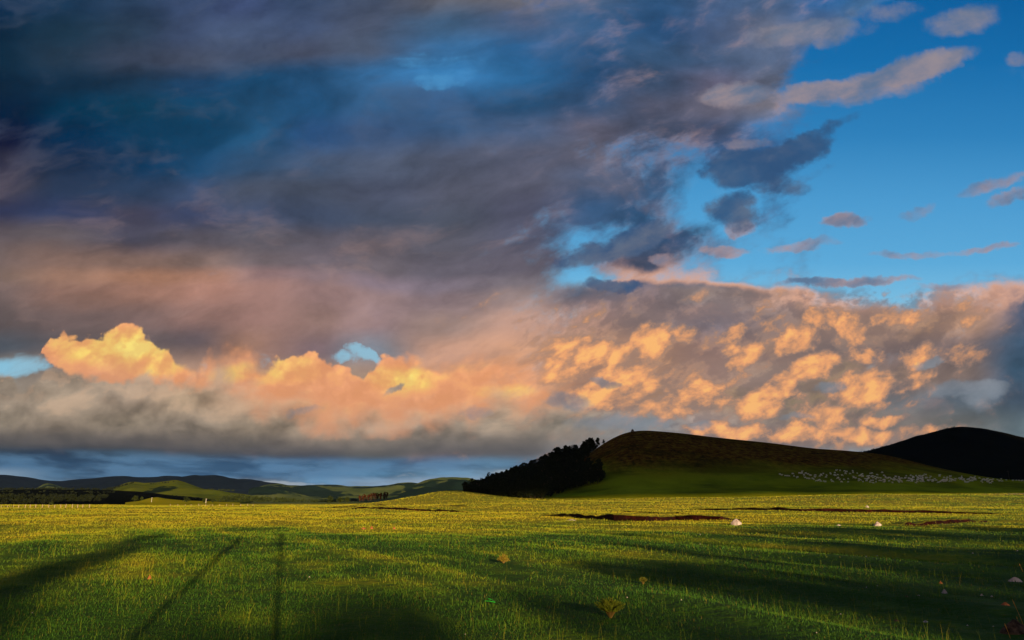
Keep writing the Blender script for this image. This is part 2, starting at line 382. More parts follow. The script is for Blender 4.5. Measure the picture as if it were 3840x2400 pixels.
    basee = g.curve(u, [Q(*p) for p in [(-200, 1680), (0, 1688), (500, 1690), (900, 1708), (1300, 1722), (1700, 1712), (2100, 1712), (2400, 1725)]], UX0, UX1)
    under = g.step(v - basee + (mott - 0.5) * 0.02 + (nA - 0.5) * 0.012, -0.006, 0.012)
    relg = (g1 - g2) * 2.3 + (mott - 0.5) * 0.5 + (g1 - 0.5) * 0.5
    body = g.scalec(g.mix(0.45, col, hexlin("a08c76")), (1.08 + relg).max(0.35))
    body = g.mix(g.step(g1 - g2 + (u + 0.3) * 0.10, 0.0, 0.14) * g.step(v - basee, 0.02, 0.06) * 0.35, body, hexlin("cca887"))
    body = g.mix(g.step(v - basee, 0.045, 0.0) * 0.8, body, hexlin("4a4a50"))
    body = g.mix(g.step(v - basee, 0.06, 0.10) * g.step(relb, 0.0, 0.06) * 0.3, body, hexlin("c8a284"))
    out = g.mix(b2 * under, out, body)
    out = g.mix(fm * 0.75, out, frag_col)

    # low blue-grey layers under the base
    lowm = g.step(v - basee + (mott - 0.5) * 0.02, 0.004, -0.012) * g.step(u, 0.20, 0.05)
    st1 = g.pn(g.shift(g.lc(P, rot=radians(-2), scale=(6.0, 1.0)), c1, 0.05), 42, 7, 0.62)
    lowc = g.mix(g.step(st1 + (n1 - 0.5) * 0.6, 0.36, 0.68), hexlin("183a58"), hexlin("5c86aa"))
    lowc = g.mix(0.35, lowc, col)
    gap = g.step(v + (nA - 0.5) * 0.03 + nF * 0.008 + (st1 - 0.5) * 0.10 - g.curve(u, [Q(*p) for p in [(-100, 1770), (0, 1776), (180, 1790), (330, 1845), (600, 1880), (800, 1865), (920, 1832), (1100, 1822), (1400, 1828), (1600, 1806), (1750, 1790), (2000, 1785)]], UX0, UX1) + (n1 - 0.5) * 0.03, 0.004, -0.010)
    lowc = g.mix(gap * 0.65, lowc, hexlin("b4bcc2"))
    out = g.mix(lowm * 0.92, out, lowc)

    # far to the sides and behind the camera: an even broken evening sky
    side = g.step(g.math('ABSOLUTE', u), 1.0, 1.7)
    vv = g.step(z, 0.0, 0.8)
    back = g.ramp(vv, [(0.0, hexlin("b08c74")), (0.3, hexlin("8c7c7c")), (0.7, hexlin("40628a")), (1.0, hexlin("1c4a78"))])
    back = g.scalec(back, g.noise(d, 3.0, 5, 0.6, dim='3D') * 1.4 + 0.3)
    out = g.mix(side.max(g.step(y, 0.05, -0.1)).max(g.step(v, 1.0, 1.5)), out, back)
    # below the horizon
    out = g.mix(g.step(z, 0.0, -0.02), out, (0.01, 0.012, 0.006))

    bg = t.nodes.new('ShaderNodeBackground'); g.put(bg.inputs[0], out)
    bg.inputs[1].default_value = 1.0 / (2 ** EXPO)
    o = t.nodes.new('ShaderNodeOutputWorld'); t.links.new(bg.outputs[0], o.inputs[0])
    w.cycles.sampling_method = 'MANUAL'; w.cycles.sample_map_resolution = 512
    print('world nodes', len(t.nodes))

build_world()

# ------------------------------------------------------------------ camera and view
cd = bpy.data.cameras.new('camera'); cam = bpy.data.objects.new('camera', cd); COL.objects.link(cam)
cd.sensor_width = 36; cd.lens = 24; cd.clip_start = 0.1; cd.clip_end = 60000
cam.location = (0, 0, EYE); cam.rotation_euler = (pi / 2 + PITCH, 0, 0)
SC.camera = cam
SC.view_settings.view_transform = 'Standard'; SC.view_settings.look = 'None'
SC.view_settings.exposure = EXPO; SC.view_settings.gamma = 1
# ------------------------------------------------------------------ mesh helpers
def mesh_obj(name, verts, faces, mats, parent=None, smooth=False, matidx=None, attr=None):
    me = bpy.data.meshes.new(name)
    v = np.asarray(verts, dtype=np.float32).reshape(-1, 3)
    if isinstance(faces, np.ndarray):
        k = faces.shape[1]; nf = len(faces)
        me.vertices.add(len(v)); me.vertices.foreach_set('co', v.ravel())
        me.loops.add(nf * k); me.loops.foreach_set('vertex_index', faces.astype(np.int32).ravel())
        me.polygons.add(nf); me.polygons.foreach_set('loop_start', np.arange(0, nf * k, k, dtype=np.int32))
        me.update(calc_edges=True)
    else:
        me.from_pydata([tuple(map(float, q)) for q in v], [], faces)
    for m in (mats if isinstance(mats, (list, tuple)) else [mats]): me.materials.append(m)
    if matidx is not None: me.polygons.foreach_set('material_index', np.asarray(matidx, dtype=np.int32))
    if smooth: me.polygons.foreach_set('use_smooth', np.ones(len(me.polygons), dtype=bool))
    if attr:
        for k, a in attr.items():
            at_ = me.attributes.new(k, 'FLOAT', 'POINT'); at_.data.foreach_set('value', np.asarray(a, dtype=np.float32))
    o = bpy.data.objects.new(name, me); COL.objects.link(o)
    if parent: o.parent = parent
    return o

def tag(o, label=None, cat=None, group=None, kind=None):
    if label: o['label'] = label
    if cat: o['category'] = cat
    if group: o['group'] = group
    if kind: o['kind'] = kind
    return o

def empty(name, loc, label, cat, group=None, rz=0.0):
    o = bpy.data.objects.new(name, None); COL.objects.link(o)
    o.location = loc; o.rotation_euler = (0, 0, rz); o.empty_display_size = 0.3
    return tag(o, label, cat, group)

def copy_thing(src, loc, rz=0.0, sc=(1, 1, 1), label=None, group=None):
    r = src.copy(); COL.objects.link(r)
    r.location = loc; r.rotation_euler = (0, 0, rz); r.scale = sc
    if label: r['label'] = label
    if group: r['group'] = group
    for ch in KIDS.get(src.name, []):
        c = ch.copy(); COL.objects.link(c); c.parent = r
    return r
KIDS = {}

# smooth value noise in numpy
_T = RNG.random((256, 256))
def vnoise(x, y):
    x = np.asarray(x, float); y = np.asarray(y, float)
    xi = np.floor(x).astype(int); yi = np.floor(y).astype(int)
    fx = x - xi; fy = y - yi
    fx = fx * fx * (3 - 2 * fx); fy = fy * fy * (3 - 2 * fy)
    a = _T[xi & 255, yi & 255]; b = _T[(xi + 1) & 255, yi & 255]
    c = _T[xi & 255, (yi + 1) & 255]; d = _T[(xi + 1) & 255, (yi + 1) & 255]
    return (a * (1 - fx) + b * fx) * (1 - fy) + (c * (1 - fx) + d * fx) * fy - 0.5
def fbm(x, y, n=4):
    s = 0; a = 1.0
    for i in range(n):
        s = s + a * vnoise(np.asarray(x) * 2 ** i + 17.3 * i, np.asarray(y) * 2 ** i + 5.1 * i); a *= 0.5
    return s
def smooth(x, a, b):
    t = np.clip((np.asarray(x, float) - a) / (b - a), 0, 1)
    return t * t * (3 - 2 * t)

# ------------------------------------------------------------------ materials
def material(name, fn, rough=0.9, spec=0.1, **kw):
    m = bpy.data.materials.new(name); m.use_nodes = True
    t = m.node_tree; t.nodes.clear(); g = G(t)
    b = t.nodes.new('ShaderNodeBsdfPrincipled'); o = t.nodes.new('ShaderNodeOutputMaterial')
    b.inputs['Roughness'].default_value = rough
    b.inputs['Specular IOR Level'].default_value = spec
    t.links.new(b.outputs[0], o.inputs[0])
    c = fn(g)
    bump = None
    if isinstance(c, tuple) and len(c) == 3 and isinstance(c[0], S): c, bump, (st, dist) = c
    g.put(b.inputs['Base Color'], c)
    if bump is not None:
        bn = t.nodes.new('ShaderNodeBump'); bn.inputs['Strength'].default_value = st; bn.inputs['Distance'].default_value = dist
        g.put(bn.inputs['Height'], bump); t.links.new(bn.outputs[0], b.inputs['Normal'])
    for k, v in kw.items(): b.inputs[k].default_value = v
    return m

def obj_pos(g):
    n = g.n.new('ShaderNodeTexCoord'); return S(g, n.outputs['Object'])
def geo_pos(g):
    n = g.n.new('ShaderNodeNewGeometry'); return S(g, n.outputs['Position'])
def attr(g, name):
    n = g.n.new('ShaderNodeAttribute'); n.attribute_name = name; return S(g, n.outputs['Fac'])

DRY, LUSH, DULL, RUST = (0.47, 0.32, 0.010), (0.10, 0.20, 0.008), (0.20, 0.19, 0.008), (0.26, 0.085, 0.012)

def zone_dry(x, y):
    """how dry (yellow) the pasture is at a place: 0 lush near the camera, 1 straw in the middle distance"""
    d = np.hypot(x, y)
    w = x * 0.879 + y * 0.477; a = -x * 0.477 + y * 0.879
    return np.clip(fbm(w / 1.3, a / 22.0, 4) * 0.7 * smooth(d, 70, 15) + smooth(d, 9, 75) * 0.80 + fbm(x / 9.0, y / 9.0, 4) * 0.55 + fbm(x / 2.1 + 40, y / 2.1, 3) * 0.35 + 0.02
                   - 0.22 * smooth(x / (np.abs(y) + 1), 0.25, 0.7), 0, 1)

def m_ground(g):
    p = geo_pos(g)
    q = g.vm('MULTIPLY', p, (1, 1, 1))
    a = g.noise(q, 0.11, 5, 0.6, dim='3D')
    b = g.noise(q, 0.9, 5, 0.65, dim='3D')
    c = g.noise(q, 5.0, 4, 0.65, dim='3D')
    d = g.vm('LENGTH', q)
    dry = attr(g, 'dry') + (b - 0.5) * 0.9 + (c - 0.5) * 0.5
    col = g.ramp(dry, [(0.05, (0.030, 0.080, 0.003)), (0.35, (0.090, 0.15, 0.004)), (0.62, (0.22, 0.22, 0.006)), (0.9, (0.295, 0.26, 0.008))])
    col = g.mix(g.step(c, 0.62, 0.74) * g.step(b, 0.45, 0.6) * 0.6, col, (0.16, 0.07, 0.015))
    col = g.mix(attr(g, 'soil'), col, (0.40, 0.25, 0.16))
    return col, g.math('MULTIPLY_ADD', c, 0.4, b), (0.8, 0.25)
M_GROUND = material('pasture', m_ground)

def m_grass(g):
    dry = attr(g, 'dry'); r = attr(g, 'rnd')
    col = g.ramp(dry, [(0.0, (0.022, 0.085, 0.003)), (0.3, (0.075, 0.155, 0.004)), (0.6, (0.20, 0.235, 0.006)), (0.85, (0.275, 0.265, 0.007)), (1.0, (0.32, 0.26, 0.009))])
    col = g.mix(g.step(r, 0.92, 0.97) * 0.4, col, (0.30, 0.13, 0.03))
    return g.scalec(col, r * 0.3 + 0.85)
M_GRASS = material('grass_blades', m_grass, rough=0.7, spec=0.2)

M_SOIL = material('red_soil', lambda g: (g.ramp(g.noise(geo_pos(g), 1.3, 6, 0.7, dim='3D'), [(0.35, (0.004, 0.001, 0.001)), (0.55, (0.026, 0.004, 0.002)), (0.75, (0.065, 0.010, 0.004))]),
                                         g.noise(geo_pos(g), 3.0, 6, 0.7, dim='3D'), (1.0, 0.3)))
M_SAND = material('pale_sand', lambda g: g.ramp(g.noise(geo_pos(g), 0.7, 5, 0.6, dim='3D'), [(0.3, (0.30, 0.18, 0.10)), (0.7, (0.55, 0.38, 0.26))]))

def m_slope(name, stops, scale=0.02, patch=None, pthr=0.55, mid=None):
    def fn(g):
        p = geo_pos(g)
        a = g.noise(p, scale, 7, 0.62, dim='3D')
        col = g.ramp(a, stops)
        if patch:
            b = g.noise(p, scale * 0.45, 6, 0.55, dim='3D')
            col = g.mix(g.step(b, pthr, pthr + 0.02), col, patch)
            c_ = g.noise(p, scale * 2.2, 6, 0.6, dim='3D')
            col = g.mix(g.step(c_ + (b - pthr) * 1.2, 0.56, 0.60) * 0.9, col, patch)
        return col, g.noise(p, scale * 4, 5, 0.7, dim='3D'), (0.5, 2.0 / (scale * 100))
    return material(name, fn, spec=0.0)

# ------------------------------------------------------------------ ground
main_foot = [(1560, 1886), (1740, 1876), (2050, 1873), (2400, 1868), (2800, 1861), (3300, 1852), (3840, 1848), (4300, 1846), (5800, 1870), (6400, 1884)]
def foot_rise(u):
    xs = [p[0] for p in main_foot]; us = [ray(*p)[0] for p in main_foot]; zs = [EYE + ray(*p)[1] * 345 for p in main_foot]
    return np.interp(u, [us[0] - 0.12] + us, [0.0] + [z - 0.35 for z in zs])
def ground_z(x, y):
    d = np.hypot(x, y)
    w = x * 0.879 + y * 0.477; a = -x * 0.477 + y * 0.879
    z = fbm(w / 1.9 + 5, a / 34.0, 3) * (0.12 + 0.16 * smooth(x / (np.abs(y) + 1), -0.1, 0.35)) * smooth(d, 5, 12) * smooth(d, 160, 70) + fbm(x / 14.0, y / 14.0, 3) * 0.22 * smooth(d, 4, 25) + fbm(x / 3.1 + 9, y / 3.1, 3) * 0.06
    z = z + fbm(x / 70.0 + 3, y / 70.0, 3) * 0.9 * smooth(d, 60, 200) * smooth(d, 900, 400)
    # the plain climbs a little towards the foot of the hill on the right
    z = z + foot_rise(x / (np.maximum(y, 1))) * smooth(y, 90, 350) ** 1.4
    # low swell to the left of the wood
    z = z + 6.2 * np.exp(-(((x + 34) / 30.0) ** 2)) * smooth(y, 240, 400) * smooth(y, 800, 500)
    return z

SAND = [(on_ground(560, 1888), 10, 5), (on_ground(665, 1888), 5, 5), (on_ground(1080, 1899), 6, 8), (on_ground(1180, 1903), 9, 5), (on_ground(1230, 1900), 8, 5), (on_ground(1420, 1895), 6, 8),
        (on_ground(980, 1892), 6, 8), (on_ground(3810, 1860 + 40), 14, 8), (on_ground(2350, 1893), 14, 3), (on_ground(2250, 1892), 16, 2.5), (on_ground(2680, 1898), 26, 1.6), (on_ground(3050, 1899), 26, 1.2)]
def soil_at(x, y):
    s = 0
    for c, rx, ry in SAND:
        q = ((x - c.x) / rx) ** 2 + ((y - c.y) / ry) ** 2
        s = np.maximum(s, smooth(q + fbm(x / 3, y / 3, 3) * 0.9, 1.0, 0.5))
    return s

def ground_hit(px, py):
    """where the sight line through a photo place meets the plain"""
    u, v = ray(px, py); Y = 5.0
    while Y < 900:
        if EYE + v * Y < float(ground_z(u * Y, Y)): break
        Y *= 1.004
    return Vector((u * Y, Y, float(ground_z(u * Y, Y))))

def build_ground():
    # rows spaced by perspective, columns as a fan, reaching the horizon
    d = [-60, -30, -12, -4, 0, 3, 5, 6.5]
    y = 7.5
    while y < 700: d.append(y); y += max(0.10, y * 0.011)
    while y < 40000: d.append(y); y *= 1.14
    ys = np.array(d); us = np.concatenate([[-40, -8, -3, -1.6], np.linspace(-1.05, 1.05, 420), [1.6, 3, 8, 40]])
    Y = np.repeat(ys[:, None], len(us), 1)
    W = np.maximum(np.abs(ys), 12)[:, None]
    X = us[None, :] * W
    Z = ground_z(X, np.maximum(Y, 0.0)) * (ys[:, None] > -1)
    V = np.stack([X, Y, Z], -1).reshape(-1, 3)
    n = len(us); m = len(ys)
    i = (np.arange(m - 1)[:, None] * n + np.arange(n - 1)[None, :]).ravel()
    Fc = np.stack([i, i + 1, i + n + 1, i + n], -1)
    o = mesh_obj('ground', V, Fc, M_GROUND, smooth=True,
                 attr={'dry': zone_dry(V[:, 0], V[:, 1]), 'soil': soil_at(V[:, 0], V[:, 1])})
    tag(o, kind='structure')
    return o

def build_grass():
    """blades as one mesh: many small near ones, bigger clumps of blades further off"""
    Vs = []; Fs = []; dry = []; rnd = []; base = 0
    for n in [130000] * 5:
        y = 8.2 * np.exp(RNG.random(n) ** 1.12 * math.log(640 / 8.2))
        h = 0.034 * (y / 10.0) ** 0.52; w = 0.0052 * (y / 11.0) ** 1.12
        x = (RNG.random(n) * 2 - 1) * 0.98 * y
        # clump
        keep = RNG.random(n) < 0.6 + fbm(x / 0.5 + 3, y / 0.9, 2) * 0.8 * smooth(y, 40, 20) + fbm(x / 2.5, y / 5.0, 3) * 0.8
        keep &= soil_at(x, y) < 0.3
        x = x[keep]; y = y[keep]; h = h[keep]; w = w[keep]; n = len(x)
        z = ground_z(x, y)
        tall = RNG.random(n); tuft = np.clip(fbm(x / 1.7 + 8, y / 1.7 + 2, 3), -0.5, 0.6)
        hh = h * (0.55 + RNG.random(n) * 0.8) * (1 + 0.9 * tuft)
        stalk = tall > 0.985 - 0.02 * smooth(fbm(x / 4 + 60, y / 4, 2), 0.0, 0.4)
        hh = np.where(stalk, hh * 0 + 0.14 + 0.14 * RNG.random(n), hh)
        ww = np.where(stalk, w * 0.55, w * (0.6 + 0.8 * RNG.random(n)))
        th = RNG.random(n) * 2 * pi; lean = (RNG.random(n) - 0.5) * 1.1; lth = RNG.random(n) * 2 * pi
        cx, cy = np.cos(th) * ww * 0.5, np.sin(th) * ww * 0.5 * 0.6
        lx, ly = np.cos(lth) * lean * hh, np.sin(lth) * lean * hh
        P0 = np.stack([x - cx, y - cy, z - 0.01], -1); P1 = np.stack([x + cx, y + cy, z - 0.01], -1)
        M1 = np.stack([x + cx * 0.8 + lx * 0.35, y + cy * 0.8 + ly * 0.35, z + hh * 0.55], -1)
        M0 = np.stack([x - cx * 0.8 + lx * 0.35, y - cy * 0.8 + ly * 0.35, z + hh * 0.55], -1)
        T = np.stack([x + lx, y + ly, z + hh], -1)
        V = np.stack([P0, P1, M1, M0, T], 1).reshape(-1, 3)
        i = base + np.arange(n)[:, None] * 5
        Fs.append(np.concatenate([i + np.array([[0, 1, 2]]), i + np.array([[0, 2, 3]]), i + np.array([[3, 2, 4]])], 0))
        dd = np.clip(zone_dry(x, y) + (RNG.random(n) - 0.5) * 0.26 + stalk * 0.45, 0, 1)
        dry.append(np.repeat(dd, 5)); rnd.append(np.repeat(RNG.random(n), 5))
        Vs.append(V); base += n * 5
    o = mesh_obj('grass', np.concatenate(Vs), np.concatenate(Fs), M_GRASS, attr={'dry': np.concatenate(dry), 'rnd': np.concatenate(rnd)})
    tag(o, kind='stuff', label='short pasture grass with dry seed stalks all over the plain', cat='grass')
    print('blades', base // 5)

build_ground()
build_grass()

# ------------------------------------------------------------------ banks: low cut edges of red soil
def bank(pts, h, back=7.0, label='bank'):
    """pts: photo places of the foot of the cut; the soil face looks at the camera, grass runs back down behind it"""
    P = [ground_hit(a, b) for a, b in pts]
    fine = []
    for a, b in zip(P, P[1:]):
        k = max(2, int((b - a).length / 0.45))
        fine += [a.lerp(b, i / k) for i in range(k)]
    fine.append(P[-1])
    n = len(fine); V = []; F_ = []; mi = []
    prof = [(-0.25, -0.15), (0.0, 0.02), (0.10, 0.45), (0.22, 0.92), (0.5, 1.02), (1.6, 0.85), (back * 0.6, 0.4), (back, -0.2)]
    L = len(prof)
    for i, p in enumerate(fine):
        t = i / (n - 1); env = min(1, t * 6, (1 - t) * 6)
        hj = h * env * (0.85 + 0.5 * float(fbm(p.x * 0.45, p.y * 0.3, 3)))
        wob = float(fbm(p.x * 0.6 + 30, 3.0, 3)) * 0.9
        for j, (dy, dz) in enumerate(prof):
            nz = float(vnoise(p.x * 3 + j * 7, j * 3.3)) * 0.10 * (0.2 < dz < 1.01)
            V.append((p.x, p.y + dy + wob + nz, float(ground_z(p.x, p.y)) + dz * max(hj, 0.02) - 0.02))
    for i in range(n - 1):
        for j in range(L - 1):
            a = i * L + j; F_.append((a, a + L, a + L + 1, a + 1)); mi.append(0 if j < 3 else 1)
    o = mesh_obj('earth_bank', V, F_, [M_SOIL, M_GROUND], smooth=False, matidx=mi)
    me = o.data
    for k in ('dry', 'soil'):
        a = me.attributes.new(k, 'FLOAT', 'POINT')
        a.data.foreach_set('value', np.full(len(V), 0.7 if k == 'dry' else 0.0, dtype=np.float32))
    tag(o, kind='structure')
    return o

bank([(2020, 1934), (2180, 1944), (2300, 1952), (2420, 1956), (2540, 1952), (2700, 1950), (2830, 1952)], 0.5, 9)
bank([(2300, 1918), (2440, 1924), (2600, 1926)], 0.22, 9)
bank([(2560, 1910), (2760, 1914), (3000, 1917), (3250, 1921), (3500, 1924), (3860, 1930)], 0.55, 12)
bank([(1238, 1906), (1300, 1901), (1360, 1901)], 0.30, 9)
bank([(1400, 1897), (1450, 1896)], 0.5, 9)
bank([(1280, 1910), (1360, 1908), (1500, 1912), (1600, 1918), (1720, 1921), (1830, 1923)], 0.5, 10)
bank([(1680, 1896), (1760, 1902)], 0.3, 9)
bank([(3330, 1972), (3480, 1968), (3600, 1962), (3720, 1955)], 0.34, 4)
bank([(-10, 1916), (90, 1913), (180, 1912)], 0.15, 8)

# ------------------------------------------------------------------ hills
def interp(pts, x):
    xs = [p[0] for p in pts]; return np.interp(x, xs, [p[1] for p in pts])

HILLS = {}
def hill(name, crest, foot, Yc, Yf, mat, nv=60, nu=260, rough=0.0, rough_scale=60, back=1.2, prof=1.0, edge=0.0, sm=True):
    """crest, foot: photo outline points; Yc, Yf: how far off the crest and the foot stand"""
    xs = np.linspace(crest[0][0], crest[-1][0], nu)
    cy = interp(crest, xs)
    k = np.ones(9) / 9; cy = np.convolve(np.pad(cy, 4, mode='edge'), k, 'valid')
    fy = interp(foot, xs)
    rows = []
    vs = np.concatenate([np.linspace(0, 1, nv), 1 + np.linspace(0.08, 1, 12) * back])
    b_c = (1200 - cy) / F; b_f = (1200 - fy) / F
    vc = (SP + b_c * CP) / (CP - b_c * SP); vf = (SP + b_f * CP) / (CP - b_f * SP)
    zc = EYE + vc * Yc; zf = EYE + vf * Yf
    ucc = (xs - 1920) / F / (CP - b_c * SP); uf = (xs - 1920) / F / (CP - b_f * SP)
    V = []
    for v in vs:
        if v <= 1:
            t = 0.5 - 0.5 * cos(pi * v) if prof == 1.0 else v ** prof
            s = t * 0.75 + v * 0.25
            Y = Yf + (Yc - Yf) * v
            z = zf + (zc - zf) * s
            u = uf + (ucc - uf) * v
        else:
            w = (v - 1) / back
            Y = Yc + (Yc - Yf) * (v - 1); z = zc + (zf.min() - 2 - zc) * (w * w * (3 - 2 * w)); u = ucc
        X = u * Y
        nz = fbm(X / rough_scale, np.full_like(X, Y) / rough_scale, 4) * rough * (4 * min(v, 1) * (1 - min(v, 1)) + edge * smooth(v, 0.5, 1.0))
        V.append(np.stack([X, np.full_like(X, Y), z + nz], -1))
    V = np.array(V); HILLS[name] = (V, xs)
    sk = V[0].copy(); sk[:, 1] *= 0.86; sk[:, 0] *= 0.86; sk[:, 2] = -1.0          # apron running into the plain
    V = np.concatenate([sk[None], V]); m, n = V.shape[:2]
    i = (np.arange(m - 1)[:, None] * n + np.arange(n - 1)[None, :]).ravel()
    Fc = np.stack([i, i + 1, i + n + 1, i + n], -1)
    o = mesh_obj('hill', V.reshape(-1, 3), Fc, mat, smooth=sm)
    tag(o, kind='structure')
    return o

def hill_point(name, px, v, nv=60):
    """point on a hill: px = photo column, v = 0 foot .. 1 crest"""
    V, xs = HILLS[name]
    i = np.interp(px, xs, np.arange(len(xs))); i0 = int(i); f = i - i0; i1 = min(i0 + 1, len(xs) - 1)
    r = min(max(v, 0), 1) * (nv - 1); r0 = int(r); g_ = r - r0; r1 = min(r0 + 1, nv - 1)
    a = V[r0, i0] * (1 - f) + V[r0, i1] * f; b = V[r1, i0] * (1 - f) + V[r1, i1] * f
    return Vector(a * (1 - g_) + b * g_)

def hill_hit(name, px, py, nv=60):
    """point of the hill's front face seen at photo (px, py)"""
    best = None
    for k in range(0, nv * 2):
        p = hill_point(name, px, k / (nv * 2 - 1), nv)
        b = ray(px, py)[1]
        e = abs((p.z - EYE) / p.y - b)
        if best is None or e < best[0]: best = (e, p)
    p = best[1]
    return Vector((ray(px, py)[0] * p.y, p.y, p.z))

def m_mainhill(g):
    p = geo_pos(g)
    a = g.noise(p, 0.03, 7, 0.65, dim='3D')
    x, y, z = g.sep(p)
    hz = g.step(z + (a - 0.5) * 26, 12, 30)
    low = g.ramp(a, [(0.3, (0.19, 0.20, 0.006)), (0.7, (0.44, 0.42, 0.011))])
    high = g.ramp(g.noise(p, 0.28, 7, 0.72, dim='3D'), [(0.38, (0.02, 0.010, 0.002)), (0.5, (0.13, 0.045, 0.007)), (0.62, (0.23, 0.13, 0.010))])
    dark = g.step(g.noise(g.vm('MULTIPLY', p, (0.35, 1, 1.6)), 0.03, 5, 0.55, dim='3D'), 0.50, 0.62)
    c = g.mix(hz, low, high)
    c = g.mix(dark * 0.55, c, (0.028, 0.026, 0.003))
    return c, g.noise(p, 0.35, 5, 0.7, dim='3D'), (0.5, 1.0)
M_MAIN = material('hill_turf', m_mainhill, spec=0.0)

main_crest = [(1560, 1884), (1640, 1872), (1740, 1852), (1800, 1838), (1900, 1808), (2000, 1780), (2100, 1752), (2190, 1716), (2250, 1672), (2300, 1642), (2340, 1624), (2385, 1614), (2440, 1615), (2520, 1621),
              (2700, 1642), (2880, 1660), (3050, 1682), (3180, 1690), (3300, 1704), (3420, 1730), (3560, 1764), (3700, 1790), (3800, 1801), (3900, 1806), (4300, 1815), (5000, 1838), (5800, 1862), (6400, 1880)]
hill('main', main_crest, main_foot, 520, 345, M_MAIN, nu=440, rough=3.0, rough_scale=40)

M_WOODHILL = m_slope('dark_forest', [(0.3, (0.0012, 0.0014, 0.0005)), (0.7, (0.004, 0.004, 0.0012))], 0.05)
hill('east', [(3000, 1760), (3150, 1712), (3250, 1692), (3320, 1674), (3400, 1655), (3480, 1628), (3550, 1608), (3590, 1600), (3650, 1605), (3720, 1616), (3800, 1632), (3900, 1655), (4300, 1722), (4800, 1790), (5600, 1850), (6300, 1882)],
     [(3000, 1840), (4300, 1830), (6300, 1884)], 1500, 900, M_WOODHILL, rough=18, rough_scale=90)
M_FAR = m_slope('far_forest', [(0.3, (0.006, 0.011, 0.014)), (0.7, (0.013, 0.022, 0.024))], 0.003)
hill('far_west', [(-500, 1800), (-200, 1778), (0, 1790), (80, 1795), (150, 1803), (215, 1806), (290, 1797), (360, 1793), (420, 1787), (460, 1786), (520, 1791), (600, 1788), (660, 1787), (720, 1792), (770, 1799), (860, 1803),
                  (950, 1804), (1010, 1815), (1060, 1824), (1100, 1850)], [(-500, 1884), (1100, 1884)], 9500, 5200, M_FAR, rough=160, rough_scale=700)
M_MID = m_slope('mid_hill_turf', [(0.3, (0.05, 0.08, 0.022)), (0.7, (0.16, 0.18, 0.045))], 0.004, patch=(0.012, 0.026, 0.014), pthr=0.47)
hill('mid_west', [(930, 1850), (980, 1826), (1040, 1818), (1070, 1824), (1130, 1828), (1180, 1824), (1225, 1823), (1290, 1829), (1370, 1831), (1440, 1826), (1520, 1820), (1570, 1819), (1620, 1810), (1660, 1802), (1700, 1797), (1740, 1799), (1790, 1806), (1900, 1830)],
     [(930, 1884), (1900, 1884)], 5200, 2600, M_MID, rough=90, rough_scale=420)
M_GREEN = m_slope('knoll_turf', [(0.3, (0.07, 0.095, 0.008)), (0.7, (0.14, 0.15, 0.010))], 0.01, patch=(0.012, 0.022, 0.008), pthr=0.60)
hill('knoll', [(380, 1850), (430, 1828), (470, 1812), (500, 1808), (540, 1815), (580, 1815), (620, 1808), (660, 1802), (690, 1808), (720, 1819), (760, 1833), (820, 1840), (880, 1850), (940, 1862)],
     [(380, 1876), (940, 1876)], 2300, 1500, M_GREEN, rough=22, rough_scale=160)
hill('small_knoll', [(130, 1834), (165, 1815), (180, 1812), (200, 1816), (240, 1830)], [(130, 1850), (240, 1850)], 4200, 3300, M_MID, rough=20, rough_scale=200)
M_LOW = m_slope('low_rise_turf', [(0.3, (0.24, 0.24, 0.010)), (0.7, (0.42, 0.34, 0.014))], 0.03)
hill('rise', [(470, 1885), (520, 1879), (560, 1868), (590, 1864), (620, 1870), (680, 1876), (800, 1881), (900, 1885)], [(470, 1886), (900, 1886)], 640, 520, M_LOW, rough=1.0)
hill('saddle', [(1450, 1881), (1520, 1872), (1600, 1858), (1680, 1849), (1760, 1845), (1800, 1850), (1900, 1860)], [(1450, 1883), (1900, 1883)], 640, 500, M_LOW, rough=1.0)
# ------------------------------------------------------------------ things
M_LEAF = material('dark_leaves', lambda g: g.ramp(g.noise(geo_pos(g), 0.5, 3, 0.6, dim='3D'), [(0.3, (0.006, 0.010, 0.003)), (0.7, (0.022, 0.028, 0.006))]), rough=0.8)
M_RUSTLEAF = material('red_brown_leaves', lambda g: g.ramp(g.noise(geo_pos(g), 0.5, 3, 0.6, dim='3D'), [(0.3, (0.030, 0.010, 0.004)), (0.7, (0.085, 0.026, 0.008))]), rough=0.8)
M_GREENLEAF = material('green_leaves', lambda g: g.ramp(g.noise(geo_pos(g), 0.4, 3, 0.6, dim='3D'), [(0.3, (0.014, 0.024, 0.005)), (0.7, (0.05, 0.065, 0.010))]), rough=0.8)
M_BARK = material('birch_bark', lambda g: g.ramp(g.noise(g.vm('MULTIPLY', obj_pos(g), (1, 1, 6)), 1.2, 4, 0.6, dim='3D'), [(0.5, (0.03, 0.018, 0.010)), (0.62, (0.30, 0.20, 0.13))]), rough=0.8)

def frame(d):
    d = d.normalized(); a = d.orthogonal().normalized(); return a, d.cross(a)

def tube(V, Fc, pts, radii, n=6):
    base = len(V)
    for i, (p, r) in enumerate(zip(pts, radii)):
        d = (pts[min(i + 1, len(pts) - 1)] - pts[max(i - 1, 0)])
        a, b = frame(d if d.length > 1e-6 else Vector((0, 0, 1)))
        for k in range(n):
            t = 2 * pi * k / n
            V.append(p + (a * cos(t) + b * sin(t)) * r)
    for i in range(len(pts) - 1):
        for k in range(n):
            q = base + i * n; Fc.append((q + k, q + (k + 1) % n, q + n + (k + 1) % n, q + n + k))
    Fc.append(tuple(base + k for k in range(n))[::-1]); Fc.append(tuple(base + (len(pts) - 1) * n + k for k in range(n)))

